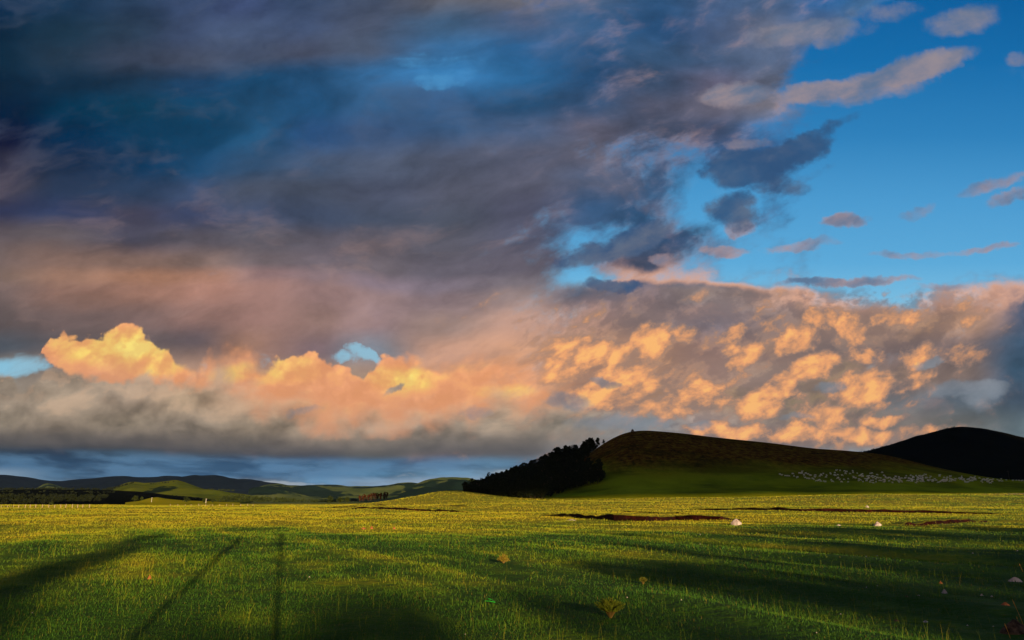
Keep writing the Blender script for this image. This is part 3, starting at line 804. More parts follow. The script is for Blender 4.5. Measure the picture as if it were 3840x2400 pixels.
def leaf_cloud(clumps, n, size, rng):
    """leaf faces through the volume of clumps [(centre, radius)]"""
    w = np.array([c[1] ** 2 for c in clumps]); w /= w.sum()
    idx = rng.choice(len(clumps), n, p=w)
    C = np.array([tuple(c[0]) for c in clumps])[idx]; R = np.array([c[1] for c in clumps])[idx]
    d = rng.normal(size=(n, 3)); d /= np.linalg.norm(d, axis=1)[:, None]
    r = R * (0.45 + 0.6 * rng.random(n) ** 0.7)
    P = C + d * r[:, None] * np.array([1, 1, 0.85])
    a = rng.normal(size=(n, 3)); a /= np.linalg.norm(a, axis=1)[:, None]
    b = np.cross(a, rng.normal(size=(n, 3))); b /= np.linalg.norm(b, axis=1)[:, None]
    s = (size * (0.6 + 0.8 * rng.random(n)))[:, None]
    Q = np.stack([P - a * s, P + b * s * 0.7, P + a * s, P - b * s * 0.7], 1).reshape(-1, 3)
    F4 = np.arange(n * 4).reshape(n, 4)
    return Q, F4

def tree_clumps(h, wid, rng, low=0.25, n=16, top=0.5):
    cl = []
    for k in range(n):
        t = rng.random() ** 0.8
        z = h * (low + (1 - low) * t * 0.93)
        env = wid * (sin(pi * min(1, (t * 0.85 + 0.12))) ** 0.6)
        a = rng.random() * 2 * pi; rr = env * 0.62 * rng.random() ** 0.6
        cl.append((Vector((cos(a) * rr, sin(a) * rr, z)), max(0.12 * h * 0.6, env * (0.30 + 0.28 * rng.random()))))
    cl.append((Vector((0, 0, h * 0.90)), wid * 0.24))
    return cl

def make_tree(name, label, cat, group, h, wid, seed, leaf=M_LEAF, n=700, size=0.42, low=0.25, stems=1):
    rng = np.random.default_rng(seed)
    root = empty(name, (0, 0, 0), label, cat, group)
    cl = tree_clumps(h, wid, rng, low)
    Q, F4 = leaf_cloud(cl, n, size, rng)
    crown = mesh_obj('crown', Q, F4, leaf, root)
    V = []; Fc = []
    for s_ in range(stems):
        a = rng.random() * 2 * pi; l = 0.10 if stems > 1 else 0.02
        pts = [Vector((cos(a) * l * h * t * (0.3 + t), sin(a) * l * h * t * (0.3 + t), h * t * 0.86 - 0.3 * (t == 0))) for t in (0, 0.12, 0.3, 0.55, 0.8, 1)]
        tube(V, Fc, pts, [h * 0.020, h * 0.016, h * 0.013, h * 0.009, h * 0.005, h * 0.002], 6)
    for c, r in cl[::2]:
        z0 = max(h * low * 0.8, c.z - h * 0.2)
        tube(V, Fc, [Vector((0, 0, z0)), Vector((c.x * 0.5, c.y * 0.5, (z0 + c.z) / 2)), c], [h * 0.008, h * 0.005, h * 0.002], 4)
    trunk = mesh_obj('trunk', V, Fc, M_BARK, root)
    KIDS[root.name] = [crown, trunk]
    return root

# --- the dark wood on the left shoulder of the hill
WG = 'trees of the dark wood on the hill'
LW = 'dark leafy tree in the black wood covering the left slope of the hill'
protos = [make_tree('tree', LW, 'tree', WG, 10.0, 3.9, 100 + k, n=1200, size=0.38, low=(0.06, 0.12, 0.03, 0.09)[k], stems=(1, 2, 3, 1)[k]) for k in range(4)]
used = [False] * 4
def put_tree(p, h, label=LW, group=WG, k=None, sxy=1.0):
    k = random.randrange(4) if k is None else k
    s = h / 10.0; sc = (s * sxy * random.uniform(0.85, 1.15), s * sxy * random.uniform(0.85, 1.15), s)
    rz = random.uniform(0, 2 * pi)
    if not used[k]:
        used[k] = True; o = protos[k]; o.location = p; o.rotation_euler = (0, 0, rz); o.scale = sc; o['label'] = label; o['group'] = group
        return o
    return copy_thing(protos[k], p, rz, sc, label, group)

tops = [(1742, 1838), (1760, 1812), (1780, 1802), (1800, 1798), (1835, 1787), (1870, 1772), (1890, 1766), (1910, 1757), (1950, 1741), (1990, 1727), (2020, 1712), (2060, 1700), (2085, 1684), (2120, 1676), (2140, 1665), (2152, 1661), (2166, 1672), (2172, 1700), (2180, 1676), (2195, 1654), (2218, 1640), (2228, 1644), (2240, 1638), (2252, 1642), (2262, 1656)]
px = 1745.0
while px < 2166:
    c = interp(main_crest, px); tp = interp(tops, px) + random.uniform(-3, 7)
    p = hill_point('main', px, random.uniform(0.95, 1.0))
    put_tree(p - Vector((0, 0, 0.3)), max(5.5, (c - tp) * p.y / F * 1.02)); px += random.uniform(7, 12)
for a, tp in ((2182, 1678), (2192, 1660), (2203, 1652), (2213, 1643), (2222, 1642)):
    c = interp(main_crest, a); p = hill_point('main', a, 0.99)
    put_tree(p - Vector((0, 0, 0.4)), (c - tp) * p.y / F * 1.05)
p = hill_point('main', 2243, 0.98)
put_tree(p - Vector((0, 0, 0.3)), 7.6, 'lone small round tree standing free at the top end of the dark wood', None, 0, 1.05)
p = hill_point('main', 2264, 0.99)
put_tree(p - Vector((0, 0, 0.2)), 3.6, 'smallest bushy tree uphill of the lone round tree', None, 1, 1.1)
poly = [(1742, 1874), (2030, 1874), (2075, 1858), (2130, 1838), (2185, 1822), (2225, 1815), (2255, 1812), (2252, 1785), (2215, 1775), (2190, 1765), (2178, 1745), (2195, 1722), (2225, 1695), (2190, 1716), (2100, 1752), (2000, 1780), (1900, 1808), (1800, 1838)]
def inside(x, y, P):
    c = False; n = len(P)
    for i in range(n):
        (x1, y1), (x2, y2) = P[i], P[(i + 1) % n]
        if (y1 > y) != (y2 > y) and x < (x2 - x1) * (y - y1) / (y2 - y1) + x1: c = not c
    return c
cnt = 0; spots = []
for x in range(1746, 2250, 13):                        # closed front along the foot
    ys = [y for y in range(1700, 1880) if inside(x, y, poly)]
    if ys: spots.append((x + random.uniform(-4, 4), max(ys)))
tries = 0
while len(spots) < 165 and tries < 9000:
    tries += 1
    x, y = random.uniform(1742, 2260), random.uniform(1700, 1874)
    if inside(x, y, poly) and all((x - a) ** 2 + ((y - b) * 1.7) ** 2 > 130 for a, b in spots): spots.append((x, y))
for x, y in spots:
    p = hill_hit('main', x, y)
    put_tree(p - Vector((0, 0, 0.3)), random.uniform(8.0, 11.5))

# --- copse of rust coloured trees on the plain
cop = make_tree('copse_tree', 'red-brown tree in the small copse on the plain left of the dark wood', 'tree', 'trees of the red-brown copse', 12.0, 2.9, 300, leaf=M_RUSTLEAF, n=500, size=0.6, low=0.15, stems=2)
first = True
for k, x in enumerate(np.linspace(1346, 1450, 17)):
    Y = random.uniform(560, 610); b = 1878 - (x - 1346) * 0.07
    p = at(x + random.uniform(-2, 2), b, Y); p.z = min(p.z, float(ground_z(p.x, p.y)) + 6)
    s = (1865 + 10 - interp([(1340, 1856), (1370, 1852), (1410, 1848), (1430, 1851), (1450, 1850), (1456, 1860)], x)) * Y / F / 12 * random.uniform(0.9, 1.15)
    loc = (p.x, p.y, p.z - 0.5)
    if first: cop.location = loc; cop.scale = (s, s, s); first = False
    else: copy_thing(cop, loc, random.uniform(0, 6), (s, s, s))

# --- far woods that read as one mass
def far_wood(label, rows, leaf, seed, lpt=60, wr=0.36):
    """rows: (x0, x1, [(x, base)], Y, [(x, height in photo rows)], count)"""
    rng = np.random.default_rng(seed); Qs = []; Fs = []; nb = 0
    for x0, x1, basep, Y, hp, cnt_ in rows:
        for k in range(cnt_):
            x = x0 + (x1 - x0) * rng.random(); YY = Y * rng.uniform(0.97, 1.03)
            p = at(x, interp(basep, x), YY); h = interp(hp, x) * YY / F * rng.uniform(0.7, 1.1)
            cl = [(Vector((0, 0, h * 0.45)), h * wr), (Vector((h * 0.15, 0, h * 0.7)), h * wr * 0.7), (Vector((-h * 0.2, 0, h * 0.28)), h * wr * 0.8)]
            Q, F4 = leaf_cloud(cl, lpt, h * 0.13, rng)
            Qs.append(Q + np.array(tuple(p)) - np.array([0, 0, h * 0.06])); Fs.append(F4 + nb); nb += len(Q)
    o = mesh_obj('far_wood', np.concatenate(Qs), np.concatenate(Fs), leaf)
    return tag(o, label, 'wood', kind='stuff')
rise = hill('wood_rise', [(-700, 1845), (0, 1838), (150, 1836), (300, 1838), (430, 1840), (520, 1846), (620, 1858), (760, 1870), (800, 1878)], [(-700, 1892), (250, 1890), (420, 1881), (800, 1882)], 1500, 720, M_WOODHILL, rough=5, rough_scale=80)
far_wood('black mass of forest along the foot of the hills at far left', [
    (-120, 430, [(-200, 1840), (430, 1842)], 1480, [(-200, 13), (200, 15), (430, 13)], 120),
    (-120, 430, [(-200, 1856), (430, 1855)], 1200, [(-200, 20), (430, 14)], 110),
    (-120, 400, [(-200, 1870), (400, 1868)], 950, [(-200, 24), (400, 18)], 100),
    (-120, 380, [(-200, 1890), (150, 1889), (240, 1880), (390, 1879)], 760, [(-200, 26), (150, 26), (250, 22), (390, 14)], 100),
    (380, 500, [(380, 1846), (440, 1830), (500, 1812)], 1900, [(380, 14), (500, 7)], 40),
    (560, 665, [(560, 1816), (620, 1811), (665, 1806)], 2180, [(560, 5), (665, 5)], 46),
    (390, 760, [(390, 1858), (560, 1862), (760, 1873)], 1400, [(390, 14), (560, 12), (760, 9)], 110),
    (390, 760, [(390, 1872), (760, 1875)], 1250, [(390, 16), (560, 9), (760, 7)], 60)], M_LEAF, 5)
far_wood('green belt of trees along the foot of the grey-green hills, centre left', [
    (830, 960, [(830, 1876), (960, 1878)], 1500, [(830, 18), (880, 24), (960, 18)], 70),
    (900, 1250, [(900, 1880), (1250, 1884)], 1350, [(900, 22), (1000, 20), (1120, 14), (1250, 10)], 120),
    (1200, 1345, [(1200, 1883), (1345, 1880)], 1300, [(1200, 10), (1345, 12)], 50),
    (770, 880, [(770, 1836), (880, 1842)], 2300, [(770, 6), (880, 7)], 30),
    (760, 1000, [(760, 1880), (1000, 1882)], 900, [(760, 7), (1000, 9)], 45)], M_GREENLEAF, 6)
far_wood('thin line of trees on the crest of the far grey-green hills', [
    (1105, 1225, [(1105, 1827), (1225, 1824)], 5150, [(1105, 4), (1225, 5)], 60),
    (1290, 1330, [(1290, 1830), (1330, 1831)], 5150, [(1290, 3), (1330, 3)], 16),
    (1390, 1640, [(1390, 1830), (1520, 1821), (1640, 1806)], 5150, [(1390, 3), (1640, 4)], 70)], M_GREENLEAF, 7, lpt=30)
far_wood('dark trees along the left skyline of the right-hand mountain', [
    (3120, 3580, [(3000, 1760), (3150, 1713), (3250, 1693), (3320, 1675), (3400, 1656), (3480, 1629), (3550, 1609), (3590, 1601)], 1490, [(3120, 6), (3580, 6)], 130)], M_LEAF, 8, lpt=30)

# --- single bushes on the far edge of the plain
bush = make_tree('bush', 'rounded dark bush, widest of the bushes below the green knoll', 'bush', None, 3.4, 2.3, 400, leaf=M_GREENLEAF, n=260, size=0.3, low=0.05)
B = [(700, 1880, 3.4, 1.3, 'rounded dark bush, widest of the bushes below the green knoll'), (530, 1874, 2.4, 1.0, 'small dark bush on the pale rise in front of the far wood'), (505, 1876, 3.6, 1.0, 'dark bush left of the small bush on the pale rise'),
     (765, 1882, 3.0, 1.0, 'dark bush beside the short white post'), (800, 1882, 2.6, 1.3, 'low dark bush right of the short white post'), (1238, 1882, 4.4, 1.1, 'tall round bush at the right end of the green tree belt'),
     (1272, 1882, 3.4, 1.4, 'broad bush between the tree belt and the red-brown copse'), (1300, 1881, 3.6, 1.1, 'dark bush nearest the left side of the red-brown copse'), (192, 1896, 3.2, 1.2, 'dark bush standing out in front of the black forest')]
for i, (x, y, h, w_, lab) in enumerate(B):
    p = at(x, y, 480); s = h / 3.4
    if i == 0: o = bush; o.location = (p.x, p.y, p.z - 0.4); o.scale = (s * w_, s * w_, s)
    else: o = copy_thing(bush, (p.x, p.y, p.z - 0.4), i * 1.3, (s * w_, s * w_, s), lab)

# --- sheep
M_WOOL = material('wool', lambda g: g.ramp(g.noise(obj_pos(g), 6.0, 3, 0.6, dim='3D'), [(0.3, (0.72, 0.64, 0.48)), (0.7, (0.90, 0.84, 0.70))]), rough=1.0)
def sheep_mesh(name, graze):
    V = []; Fc = []
    body = [(-0.52, 0.60, 0.06), (-0.48, 0.62, 0.19), (-0.25, 0.62, 0.27), (0.05, 0.60, 0.28), (0.30, 0.62, 0.25), (0.44, 0.66, 0.17)]
    head = [(0.56, 0.55, 0.11), (0.66, 0.34, 0.09), (0.74, 0.16, 0.075), (0.80, 0.07, 0.04)] if graze else [(0.56, 0.80, 0.12), (0.64, 0.93, 0.10), (0.78, 0.90, 0.08), (0.88, 0.85, 0.045)]
    pr = body + head
    tube(V, Fc, [Vector((a, 0, b)) for a, b, c in pr], [c for a, b, c in pr], 8)
    for sx, sy in ((-0.36, 0.13), (-0.36, -0.13), (0.30, 0.12), (0.30, -0.12)):
        tube(V, Fc, [Vector((sx, sy, 0.5)), Vector((sx - 0.03 * (sx < 0), sy, 0.27)), Vector((sx, sy, 0.0))], [0.075, 0.045, 0.035], 5)
    hx, hz = (0.62, 0.42) if graze else (0.66, 0.97)
    for s_ in (-1, 1):
        tube(V, Fc, [Vector((hx, s_ * 0.07, hz)), Vector((hx - 0.02, s_ * 0.17, hz - 0.03))], [0.04, 0.015], 4)
    tube(V, Fc, [Vector((-0.5, 0, 0.66)), Vector((-0.6, 0, 0.5))], [0.05, 0.03], 4)
    o = mesh_obj(name, V, Fc, M_WOOL)
    return o
sh = [sheep_mesh('sheep', True), sheep_mesh('sheep', False)]
placed = [False, False]
GL = [('pale sheep grazing in the loose left part of the flock on the hillside', 'sheep scattered at the left of the flock'),
      ('white sheep packed in the dense right part of the flock along the hill foot', 'sheep packed at the right of the flock')]
def put_sheep(x, y, which, sc=1.0):
    k = 0 if random.random() < 0.75 else 1
    p = hill_hit('main', x, y); rz = random.choice([0, pi]) + random.uniform(-0.7, 0.7)
    if placed[k]: o = sh[k].copy(); COL.objects.link(o)
    else: o = sh[k]; placed[k] = True
    o.location = p - Vector((0, 0, 0.03)); o.rotation_euler = (0, 0, rz); s = sc * random.uniform(0.9, 1.15); o.scale = (s, s, s)
    tag(o, GL[which][0], 'sheep', GL[which][1])
left = [(2925, 1781), (2932, 1783), (2945, 1786), (2952, 1787), (2960, 1787), (2973, 1780), (2978, 1789), (2988, 1793), (2991, 1790), (2998, 1777), (3003, 1777), (3008, 1770), (3007, 1778), (3015, 1785), (3022, 1778), (3030, 1779), (3020, 1795), (3027, 1797),
        (3035, 1796), (3038, 1785), (3041, 1784), (3047, 1798), (3052, 1799), (3056, 1791), (3058, 1786), (3033, 1796), (3062, 1805), (3069, 1804), (3074, 1803), (3078, 1807), (3075, 1788), (3081, 1786), (3079, 1781), (3088, 1778), (3090, 1807), (3096, 1809), (3098, 1792),
        (3100, 1785), (3114, 1777), (3116, 1779), (3118, 1803), (3122, 1808), (3131, 1776), (3130, 1784), (3134, 1786), (3137, 1767), (3142, 1784), (3142, 1797), (3144, 1793), (3149, 1800), (3156, 1810), (3151, 1767), (3158, 1786), (3165, 1799), (3167, 1768), (3171, 1778),
        (3175, 1771), (3181, 1799), (3181, 1809), (3188, 1780), (3198, 1768), (3199, 1774), (3201, 1790), (3203, 1795), (3210, 1795)]
for x, y in left: put_sheep(x, y, 0)
k = 0
while k < 220:
    x = random.uniform(3215, 3838)
    t = random.random()
    c = interp([(3215, 1792), (3350, 1799), (3500, 1802), (3650, 1802), (3840, 1804)], x); s_ = interp([(3215, 13), (3400, 10), (3600, 7), (3840, 2.5)], x)
    y = random.gauss(c - s_ * 0.2, s_ * 0.95)
    if y > 1813 or random.random() < (x - 3560) / 420: continue
    if y < interp(main_crest, x) + 1.5: continue
    put_sheep(x, y, 1); k += 1

# --- stones
def m_stone(name, a, b, sc=5.0):
    return material(name, lambda g: (g.ramp(g.noise(obj_pos(g), sc, 6, 0.65, dim='3D'), [(0.35, a), (0.65, b)]), g.noise(obj_pos(g), sc * 3, 5, 0.7, dim='3D'), (0.6, 0.03)), rough=0.85)
M_PALE = m_stone('pale_stone', (0.28, 0.20, 0.17), (0.58, 0.50, 0.46), 2.5)
M_PINK = m_stone('orange_stone', (0.20, 0.06, 0.02), (0.42, 0.15, 0.06))
M_DARKSTONE = m_stone('brown_stone', (0.02, 0.012, 0.006), (0.20, 0.12, 0.07), 9.0)
def rock(px, py, wpx, hpx, mat, label, cat='stone', name='stone', peak=0.0, seed=0, flat=1.0, group=None, npts=26):
    import bmesh
    p = ground_hit(px, py); k = p.y / F
    w_, h_ = wpx * k, hpx * k
    rng = random.Random(seed or (px * 31 + py))
    bm = bmesh.new()
    for i in range(npts):
        a = rng.uniform(0, 2 * pi); t = rng.random()
        r = (1 - t ** (0.8 + peak)) * (1.0 if not peak else 1 - 0.35 * t) + 0.08
        bm.verts.new((cos(a) * r * w_ / 2 * rng.uniform(0.8, 1.05), sin(a) * r * w_ * 0.36 * flat, h_ * t * rng.uniform(0.85, 1.0)))
    for i in range(10):
        a = 2 * pi * i / 10 + rng.uniform(-0.2, 0.2)
        bm.verts.new((cos(a) * w_ / 2 * rng.uniform(0.88, 1.05), sin(a) * w_ * 0.38 * flat, -0.15 * h_))
    if peak: bm.verts.new((rng.uniform(-0.06, 0.06) * w_, 0, h_))
    r_ = bmesh.ops.convex_hull(bm, input=list(bm.verts))
    bmesh.ops.delete(bm, geom=list(set(g_ for g_ in r_['geom_interior'] + r_['geom_unused'] if isinstance(g_, bmesh.types.BMVert))), context='VERTS')
    bmesh.ops.subdivide_edges(bm, edges=list(bm.edges), cuts=1, use_grid_fill=True, fractal=0.35, along_normal=0.4, seed=rng.randrange(999))
    me = bpy.data.meshes.new(name); bm.to_mesh(me); bm.free(); me.materials.append(mat)
    o = bpy.data.objects.new(name, me); COL.objects.link(o); o.location = p
    return tag(o, label, cat, group)
rock(2762, 1969, 44, 20, M_PALE, 'pale pink pyramid-shaped boulder alone in the grass before the red cut', 'boulder', 'boulder', peak=1.0, seed=4)
rock(3252, 1903, 17, 9, M_PALE, 'small pale boulder far off by the dark cut on the right', 'boulder', 'boulder', seed=5)
rock(3293, 1974, 34, 14, M_PALE, 'pinkish white boulder sloping down to the right, left of the red bank', 'boulder', 'boulder', peak=0.6, seed=8)
rock(3145, 1971, 22, 5, M_PALE, 'flat low pinkish stone left of the sloping pinkish boulder', seed=9)
rock(1363, 1984, 20, 8, M_PINK, 'orange stone, leftmost and flattest of three in the sunny grass', seed=10)
rock(1393, 1984, 17, 12, M_PINK, 'orange stone, middle and tallest of three in the sunny grass', seed=11)
rock(1478, 1984, 14, 9, M_PINK, 'orange stone, rightmost of three in the sunny grass', seed=12)
rock(560, 2172, 15, 16, M_PINK, 'small orange pointed stone in the foreground grass on the left', peak=1.0, seed=13)
rock(3808, 2182, 56, 20, M_PALE, 'long pale layered boulder at the right edge', 'boulder', 'boulder', seed=14)
rock(3528, 2190, 15, 10, M_PINK, 'small round orange stone above the white stone in the shade', seed=15)
rock(3543, 2226, 24, 16, M_PALE, 'white wedge-shaped stone in the shaded grass on the right', seed=16)
rock(3362, 2330, 26, 7, M_DARKSTONE, 'flat grey-brown stone in the shaded grass at bottom right', seed=17)
rock(3472, 2333, 20, 6, M_PALE, 'flat grey stone right of the grey-brown one at bottom right', seed=18)
rock(3770, 2270, 34, 12, M_PINK, 'rust coloured low stone left of the dry stalk', seed=19)
rock(3812, 2372, 110, 44, M_DARKSTONE, 'big dark brown mottled boulder in the bottom right corner', 'boulder', 'boulder', seed=20, npts=40)
rock(3400, 2238, 14, 5, M_DARKSTONE, 'brownish flat stone left of its pale neighbour in the shade', seed=21)
rock(3445, 2234, 12, 4, M_PALE, 'narrow pale stone left of the white wedge-shaped stone', seed=22)
rock(3682, 2234, 14, 7, M_PALE, 'small pale stone between the white wedge stone and the right edge', seed=23)
rock(3720, 2238, 11, 5, M_PALE, 'tiny white stone just right of the small pale stone', seed=24)
rock(1572, 2246, 9, 8, M_SOIL, 'tiny dark red stone in the middle foreground grass', seed=25)
rock(2142, 1952, 44, 5, M_PALE, 'long flat white stone in front of the red cut', seed=26)
for i, (a, b) in enumerate([(3248, 2088), (3290, 2087), (3250, 2204), (3290, 2198), (3648, 2075), (2625, 2006), (2625, 2042), (3816, 2067), (3152, 2306), (2352, 2242), (1160, 2165), (2555, 2251), (3628, 2347), (3725, 2350), (3062, 2374), (120, 2300), (1745, 2380)]):
    rock(a, b, 7, 4, M_PALE, 'tiny white pebble in the grass', 'pebble', 'pebble', seed=40 + i, group='tiny white pebbles in the grass')

# cairn on the summit
p = hill_point('main', 2372, 1.0)
V = []; Fc = []
import bmesh
bm = bmesh.new(); rg = random.Random(3)
for k in range(34):
    t = rg.random(); a = rg.uniform(0, 2 * pi); r = 1.35 * (1 - t) + 0.12
    m = Matrix.Translation((cos(a) * r, sin(a) * r * 0.8, 2.0 * t ** 1.1)) @ Matrix.Rotation(rg.uniform(0, 3), 4, 'X') @ Matrix.Diagonal((rg.uniform(.3, .5), rg.uniform(.3, .45), rg.uniform(.2, .35), 1))
    bmesh.ops.create_icosphere(bm, subdivisions=1, radius=1.0, matrix=m)
me = bpy.data.meshes.new('cairn'); bm.to_mesh(me); bm.free(); me.materials.append(M_DARKSTONE)
o = bpy.data.objects.new('cairn', me); COL.objects.link(o); o.location = p - Vector((0, 0, 0.2))
tag(o, 'small cone of piled stones on the summit of the hill', 'cairn')

# --- shrubs
M_SHRUB = material('shrub_leaves', lambda g: g.ramp(g.noise(obj_pos(g), 9, 4, 0.6, dim='3D'), [(0.3, (0.09, 0.14, 0.008)), (0.7, (0.26, 0.30, 0.02))]), rough=0.7)
M_STEM = material('shrub_stems', lambda g: g.ramp(g.noise(obj_pos(g), 14, 3, 0.6, dim='3D'), [(0.3, (0.12, 0.08, 0.02)), (0.7, (0.28, 0.18, 0.05))]))
M_STRAWLEAF = material('straw_leaves', lambda g: g.ramp(g.noise(obj_pos(g), 9, 4, 0.6, dim='3D'), [(0.3, (0.16, 0.13, 0.01)), (0.7, (0.36, 0.27, 0.02))]), rough=0.7)
def shrub(px, py, wpx, hpx, label, leafm, seed, plume=44, up=0.35):
    p = ground_hit(px, py); k = p.y / F; w_, h_ = wpx * k, hpx * k
    root = empty('shrub', p, label, 'shrub')
    rg = random.Random(seed); V = []; Fc = []; LV = []; LF = []
    for i in range(110):
        a = rg.uniform(0, 2 * pi); o_ = rg.random() ** 0.6
        end = Vector((cos(a) * o_ * w_ / 2, sin(a) * o_ * w_ / 2, h_ * (1 - up * o_ * o_) * rg.uniform(0.8, 1.05)))
        mid = Vector((end.x * 0.35, end.y * 0.35, end.z * 0.55))
        tube(V, Fc, [Vector((end.x * 0.03, end.y * 0.03, -0.01)), mid, end], [0.004, 0.003, 0.0015], 4)
        for j in range(plume):
            t = rg.uniform(0.5, 1.03); q = mid.lerp(end, (t - 0.5) * 2) if t > 0.5 else mid
            d = Vector((rg.gauss(0, 1), rg.gauss(0, 1), rg.gauss(0.6, 1))).normalized(); s_ = h_ * rg.uniform(0.04, 0.09)
            b_ = d.orthogonal().normalized() * s_ * 0.3
            n = len(LV); LV += [q - b_, q + d * s_, q + b_, q - d * s_ * 0.3]; LF.append((n, n + 1, n + 2, n + 3))
    mesh_obj('stems', V, Fc, M_STEM, root); mesh_obj('foliage', LV, LF, leafm, root)
    return root
shrub(2290, 2318, 112, 64, 'bushy yellow-green shrub in the shaded foreground right of the middle', M_SHRUB, 1)
shrub(1887, 2112, 50, 32, 'small straw-yellow fan-shaped tuft in the middle of the grass', M_STRAWLEAF, 2, 14, up=0.7)
shrub(2412, 2192, 34, 24, 'small dark green shrub beyond the bushy yellow-green shrub', M_SHRUB, 3, 16)

# --- dry stalks by the boulder
M_STRAW = material('straw', lambda g: g.ramp(g.noise(obj_pos(g), 20, 3, 0.6, dim='3D'), [(0.3, (0.35, 0.17, 0.03)), (0.7, (0.65, 0.38, 0.08))]))
def stalk(px, py, toppx, toppy, label):
    p = ground_hit(px, py); k = p.y / F
    top = Vector(((toppx - px) * k, 0, (py - toppy) * k))
    root = empty('dry_stalk', p, label, 'dry stalk')
    V = []; Fc = []
    tube(V, Fc, [Vector((0, 0, -0.02)), top * 0.4 + Vector((0.004, 0.004, 0)), top * 0.75, top * 0.9], [0.0035, 0.003, 0.0025, 0.002], 5)
    mesh_obj('stem', V, Fc, M_STRAW, root)
    V = []; Fc = []
    tube(V, Fc, [top * 0.62, top * 0.72, top * 0.86, top], [0.002, 0.006, 0.006, 0.001], 6)
    mesh_obj('seed_head', V, Fc, M_STRAW, root)
stalk(3842, 2352, 3816, 2262, 'tall leaning straw-coloured stalk behind the big dark boulder')
stalk(3822, 2345, 3818, 2318, 'short upright dry stalk on the left of the tall leaning one')
stalk(3838, 2148, 3828, 2118, 'thin dry stalk above the long pale boulder')
stalk(3790, 2396, 3778, 2348, 'rust-brown bent stalk in front of the big dark boulder')

# --- green plastic strip
M_STRIP = material('green_plastic', lambda g: (0.03, 0.55, 0.04), rough=0.4, spec=0.5)
p = ground_hit(1852, 2270); k = p.y / F
V = []; pts = [(-44, -8), (-22, 2), (-6, 10), (6, 2), (-4, -14), (-18, -22)]
pts = [(-34, 12, .02), (-16, 5, .03), (4, 0, .02), (-4, 6, .035), (-10, 12, .04), (-22, 17, .045)]
V = []; Fc = []
for i, (a, b, c) in enumerate(pts): V += [(a * k, b * k * 3.0, c + 0.02), (a * k + 0.006, b * k * 3.0 - 0.012, c + 0.03)]
for i in range(len(pts) - 1): Fc.append((2 * i, 2 * i + 1, 2 * i + 3, 2 * i + 2))
o = mesh_obj('plastic_strip', V, Fc, M_STRIP); o.location = p
sm_ = o.modifiers.new('thickness', 'SOLIDIFY'); sm_.thickness = 0.003
tag(o, 'bright green bent plastic strip lying in the foreground grass', 'plastic strip')

# --- fences and poles far off on the left
M_WOOD = material('weathered_wood', lambda g: g.ramp(g.noise(g.vm('MULTIPLY', obj_pos(g), (8, 8, 1)), 2, 4, 0.6, dim='3D'), [(0.3, (0.30, 0.22, 0.12)), (0.7, (0.50, 0.40, 0.26))]))
M_WIRE = material('wire', lambda g: (0.12, 0.11, 0.10), rough=0.5, Metallic=0.8)
M_CONCRETE = material('pale_post', lambda g: g.ramp(g.noise(obj_pos(g), 3, 4, 0.6, dim='3D'), [(0.3, (0.45, 0.42, 0.36)), (0.7, (0.62, 0.58, 0.5))]))
M_TAR = material('tarred_wood', lambda g: g.ramp(g.noise(obj_pos(g), 3, 4, 0.6, dim='3D'), [(0.3, (0.03, 0.025, 0.02)), (0.7, (0.07, 0.06, 0.05))]))
def fence(pxs, py, h, label):
    P = [ground_hit(x, py) for x in pxs]; root = empty('fence', P[0], label, 'fence'); o0 = P[0]
    for q in P:
        V = []; Fc = []; hh = h * random.uniform(0.85, 1.1)
        tube(V, Fc, [q - o0 - Vector((0, 0, 0.2)), q - o0 + Vector((0, 0, hh * 0.95)), q - o0 + Vector((0, 0, hh))], [0.11, 0.10, 0.06], 6)
        mesh_obj('post', V, Fc, M_WOOD, root)
    V = []; Fc = []
    for f_ in (0.35, 0.6, 0.85):
        for a, b in zip(P, P[1:]): tube(V, Fc, [a - o0 + Vector((0, 0, h * f_)), (a + b) / 2 - o0 + Vector((0, 0, h * f_ - 0.05)), b - o0 + Vector((0, 0, h * f_))], [0.006] * 3, 4)
    mesh_obj('wires', V, Fc, M_WIRE, root)
fence([x + random.uniform(-3, 3) for x in range(4, 340, 22)], 1904, 0.95, 'wooden post and wire fence before the black forest at far left')
fence([x + random.uniform(-3, 3) for x in range(640, 960, 26)], 1897, 0.8, 'low post fence running across the plain below the green knoll')
def pole(px, base, top, Y, r, mat, label, arm=False):
    p = at(px, base, Y); h = (base - top) * Y / F
    root = empty('pole', p, label, 'pole'); V = []; Fc = []
    tube(V, Fc, [Vector((0, 0, -0.5)), Vector((0, 0, h * 0.5)), Vector((0, 0, h))], [r, r * 0.85, r * 0.65], 8)
    mesh_obj('shaft', V, Fc, mat, root)
    V = []; Fc = []
    w_ = r * (6 if arm else 2.2); z = h * (0.9 if arm else 1.0)
    tube(V, Fc, [Vector((-w_, r, z)), Vector((w_, r, z))], [r * 0.6] * 2, 6)
    mesh_obj('crossarm' if arm else 'cap', V, Fc, mat, root)
pole(568, 1880, 1867, 470, 0.16, M_CONCRETE, 'pale post standing on the rise before the green knoll')
pole(772, 1884, 1872, 470, 0.22, M_CONCRETE, 'short white post beside the dark bushes')
pole(3787, 1806, 1766, 560, 0.18, M_TAR, 'thin dark utility pole behind the right end of the flock', True)

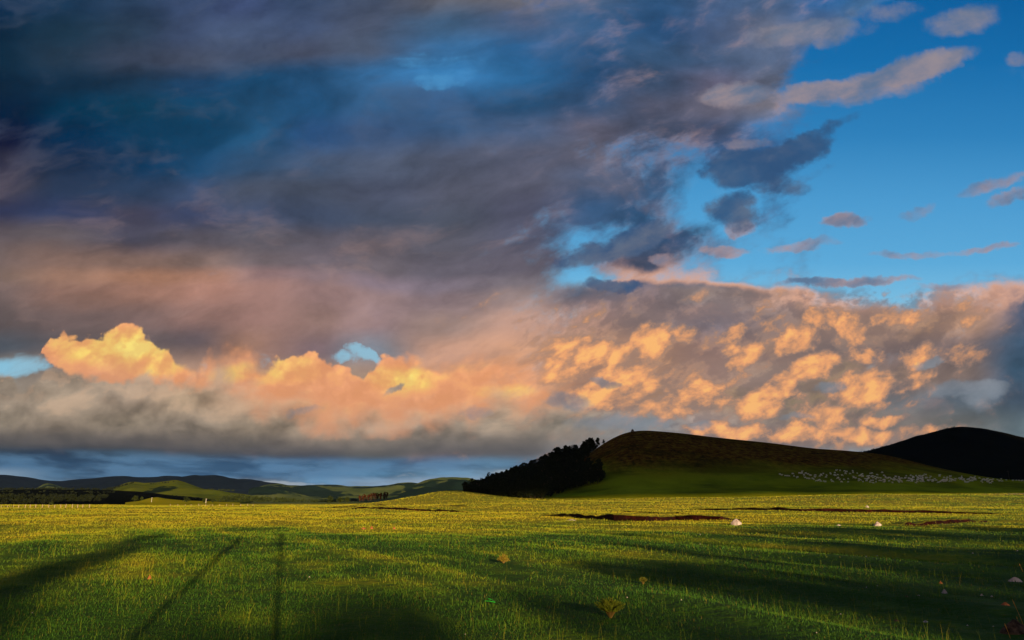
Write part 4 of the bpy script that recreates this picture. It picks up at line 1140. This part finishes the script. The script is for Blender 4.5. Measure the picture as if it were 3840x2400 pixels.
# ------------------------------------------------------------------ behind the camera: what throws the long shadows
away = Vector((sin(AZ_AWAY), cos(AZ_AWAY), 0)); perp = Vector((cos(AZ_AWAY), -sin(AZ_AWAY), 0)); TE = math.tan(SUN_EL)
def wa(q): return q.dot(perp), q.dot(away)
M_BT = M_GREENLEAF
bt_ = make_tree('shelter_tree', 'tree of the shelter belt behind the viewer', 'tree', 'shelter belt trees behind the viewer', 14.0, 4.0, 500, leaf=M_GREENLEAF, n=2600, size=0.34, low=0.12)
first = True
BELT = []
_r = random.Random(12)
for w_ in np.arange(-36, 62, 2.9):
    base = interp([(-36, 18), (-20, 22), (-12, 15), (-6, 14.5), (4, 17), (12, 26), (20, 32), (30, 38), (45, 42), (62, 44)], w_)
    BELT.append((float(w_) + _r.uniform(-0.8, 0.8), base * (_r.choice([0.95, 1.1, 1.2, 1.4, 2.0]) if (w_ > 11 or w_ < -15) else _r.uniform(0.95, 1.12))))
for tip in ((700, 1988), (640, 2020), (520, 2050), (430, 2092), (300, 2150), (180, 2215)):
    BELT.append(wa(ground_hit(*tip)))
BELT_THIN = len(BELT) - 6
for i, (w_, reach) in enumerate(BELT):
    if i < BELT_THIN: reach = min(reach, 42.5)
    D = 62 + (i * 37 % 23) * 1.1
    h = (reach + D) * TE; q = perp * w_ - away * D; s = h / 14.0
    sx = s * ((1.05 if i % 3 else 0.6) if (w_ > 11 or w_ < -15) else 1.2)
    if i >= BELT_THIN: sx = s * 0.34
    if first: bt_.location = q; bt_.scale = (sx, sx, s); first = False
    else: copy_thing(bt_, q, i * 1.7, (sx, sx, s))
for (a, b, reach_px), lab in (((1048, 2120, (1057, 2003)), 'slim post added on the right behind the viewer to throw the shadow of a person'), ((800, 2110, (900, 2018)), 'slim post added on the left behind the viewer to throw the shadow of a person')):
    q0 = ground_hit(a, b); w0, _ = wa(q0); _, r0 = wa(ground_hit(*reach_px))
    D = 5.0; h = (r0 + D) * TE; q = perp * w0 - away * D  # unseen posts added in place of two standing people, to throw their shadows
    root = empty('post', (q.x, q.y, 0), lab, 'post'); V = []; Fc = []
    tube(V, Fc, [Vector((0, 0, -0.4)), Vector((0, 0, h * 0.5)), Vector((0, 0, h - 0.1)), Vector((0, 0, h))], [0.03, 0.045, 0.11, 0.11], 10)
    mesh_obj('shaft', V, Fc, M_WOOD, root)

# unseen cloud shape added behind the viewer to keep the sun off the hill
M_SHADE_CLOUD = material('shade_cloud', lambda g: g.ramp(g.noise(geo_pos(g), 0.02, 5, 0.6, dim='3D'), [(0.3, (0.7, 0.7, 0.72)), (0.7, (0.85, 0.84, 0.82))]), rough=1.0)
def shade_cloud():
    up = Vector((-away.x * sin(-SUN_EL), -away.y * sin(-SUN_EL), cos(SUN_EL)))   # across the sun ray, upward
    up = sun_from.cross(perp).normalized(); up = up if up.z > 0 else -up
    S0 = 700.0
    def hh(q): return q.dot(up)
    lo = [(40, 200), (70, 130)]
    foot = []
    for x_ in (1745, 1900, 2050, 2200, 2500, 2800, 3100, 3400, 3840, 4300):
        q = hill_point('main', x_, 0.0); foot.append((q.dot(perp), hh(q) + 1.0))
    pts = [(foot[0][0] - 26, foot[0][1] + 150), (foot[0][0] - 16, foot[0][1] + 20)] + foot + [(foot[-1][0] + 300, foot[-1][1] + 10), (1500, foot[-1][1] + 60)]
    topp = [(pts[0][0], pts[0][1] + 5), (200, 290), (500, 380), (900, 430), (1300, 400), (1500, pts[-1][1] + 10)]
    ws = np.linspace(pts[0][0], 1500, 90); V = []; n2 = 14
    for w_ in ws:
        b0 = interp(pts, w_); b1 = interp(topp, w_); b1 = max(b1, b0 + 4)
        for k in range(n2):
            a = 2 * pi * k / n2; c = (b0 + b1) / 2 - cos(a) * (b1 - b0) / 2; dep = sin(a) * (b1 - b0) * 0.35
            nz = float(fbm(w_ / 18.0, k * 1.3, 3)) * (8.0 if abs(cos(a)) < 0.9 or cos(a) < 0 else 2.0)
            V.append(perp * float(w_) + up * float(c + nz * (-cos(a))) + sun_from * (S0 + dep + nz))
    Fc = []
    for i in range(len(ws) - 1):
        for k in range(n2):
            Fc.append((i * n2 + k, i * n2 + (k + 1) % n2, (i + 1) * n2 + (k + 1) % n2, (i + 1) * n2 + k))
    Fc.append(tuple(range(n2))); Fc.append(tuple((len(ws) - 1) * n2 + k for k in range(n2))[::-1])
    o = mesh_obj('shade_cloud', V, Fc, M_SHADE_CLOUD, smooth=True)
    tag(o, 'long low sun-blocking bank added behind the viewer to shade the hill', 'shade_cloud')
    # a second unseen shape, higher and wider, added to shade the farthest range
    nu_, nv_ = 80, 16; V = []
    for i in range(nu_):
        w_ = -5200 + 5700 * i / (nu_ - 1); e = max(0.02, sin(pi * i / (nu_ - 1))) ** 0.3
        for k in range(nv_):
            a = 2 * pi * k / nv_; nz = float(fbm(w_ / 400.0, k * 1.7 + 50, 3)) * 90
            V.append(perp * w_ + up * (1450 - cos(a) * (590 * e + nz)) + sun_from * (900 + sin(a) * 260 * e))
    Fc = [(i * nv_ + k, i * nv_ + (k + 1) % nv_, (i + 1) * nv_ + (k + 1) % nv_, (i + 1) * nv_ + k) for i in range(nu_ - 1) for k in range(nv_)]
    Fc.append(tuple(range(nv_))); Fc.append(tuple((nu_ - 1) * nv_ + k for k in range(nv_))[::-1])
    o = mesh_obj('shade_cloud', V, Fc, M_SHADE_CLOUD, smooth=True)
    tag(o, 'higher and wider sun-blocking bank added behind the viewer to shade the farthest range', 'shade_cloud')
shade_cloud()

# ------------------------------------------------------------------ air
def haze():
    x0, x1, y0, y1, z0, z1 = -12000, 9000, -500, 13500, -60, 620
    V = [(x, y, z) for z in (z0, z1) for y in (y0, y1) for x in (x0, x1)]
    Fc = [(0, 2, 3, 1), (4, 5, 7, 6), (0, 1, 5, 4), (2, 6, 7, 3), (0, 4, 6, 2), (1, 3, 7, 5)]
    m = bpy.data.materials.new('air'); m.use_nodes = True; t = m.node_tree; t.nodes.clear()
    vol = t.nodes.new('ShaderNodeVolumePrincipled'); o_ = t.nodes.new('ShaderNodeOutputMaterial')
    vol.inputs['Color'].default_value = (0.4, 0.65, 1.0, 1); vol.inputs['Density'].default_value = 0.000011; vol.inputs['Anisotropy'].default_value = 0.0
    t.links.new(vol.outputs[0], o_.inputs['Volume'])
    o = mesh_obj('haze', V, Fc, m); tag(o, kind='stuff', label='thin bluish air over the plain and far hills', cat='haze')
haze()
# ------------------------------------------------------------------ sun
sl = bpy.data.lights.new('sun', 'SUN'); so = bpy.data.objects.new('sun', sl); COL.objects.link(so)
sl.energy = 2.3; sl.angle = radians(0.5); sl.color = (1.0, 0.72, 0.40)
so.rotation_euler = sun_from.to_track_quat('Z', 'Y').to_euler()
so.location = (0, 0, 60)
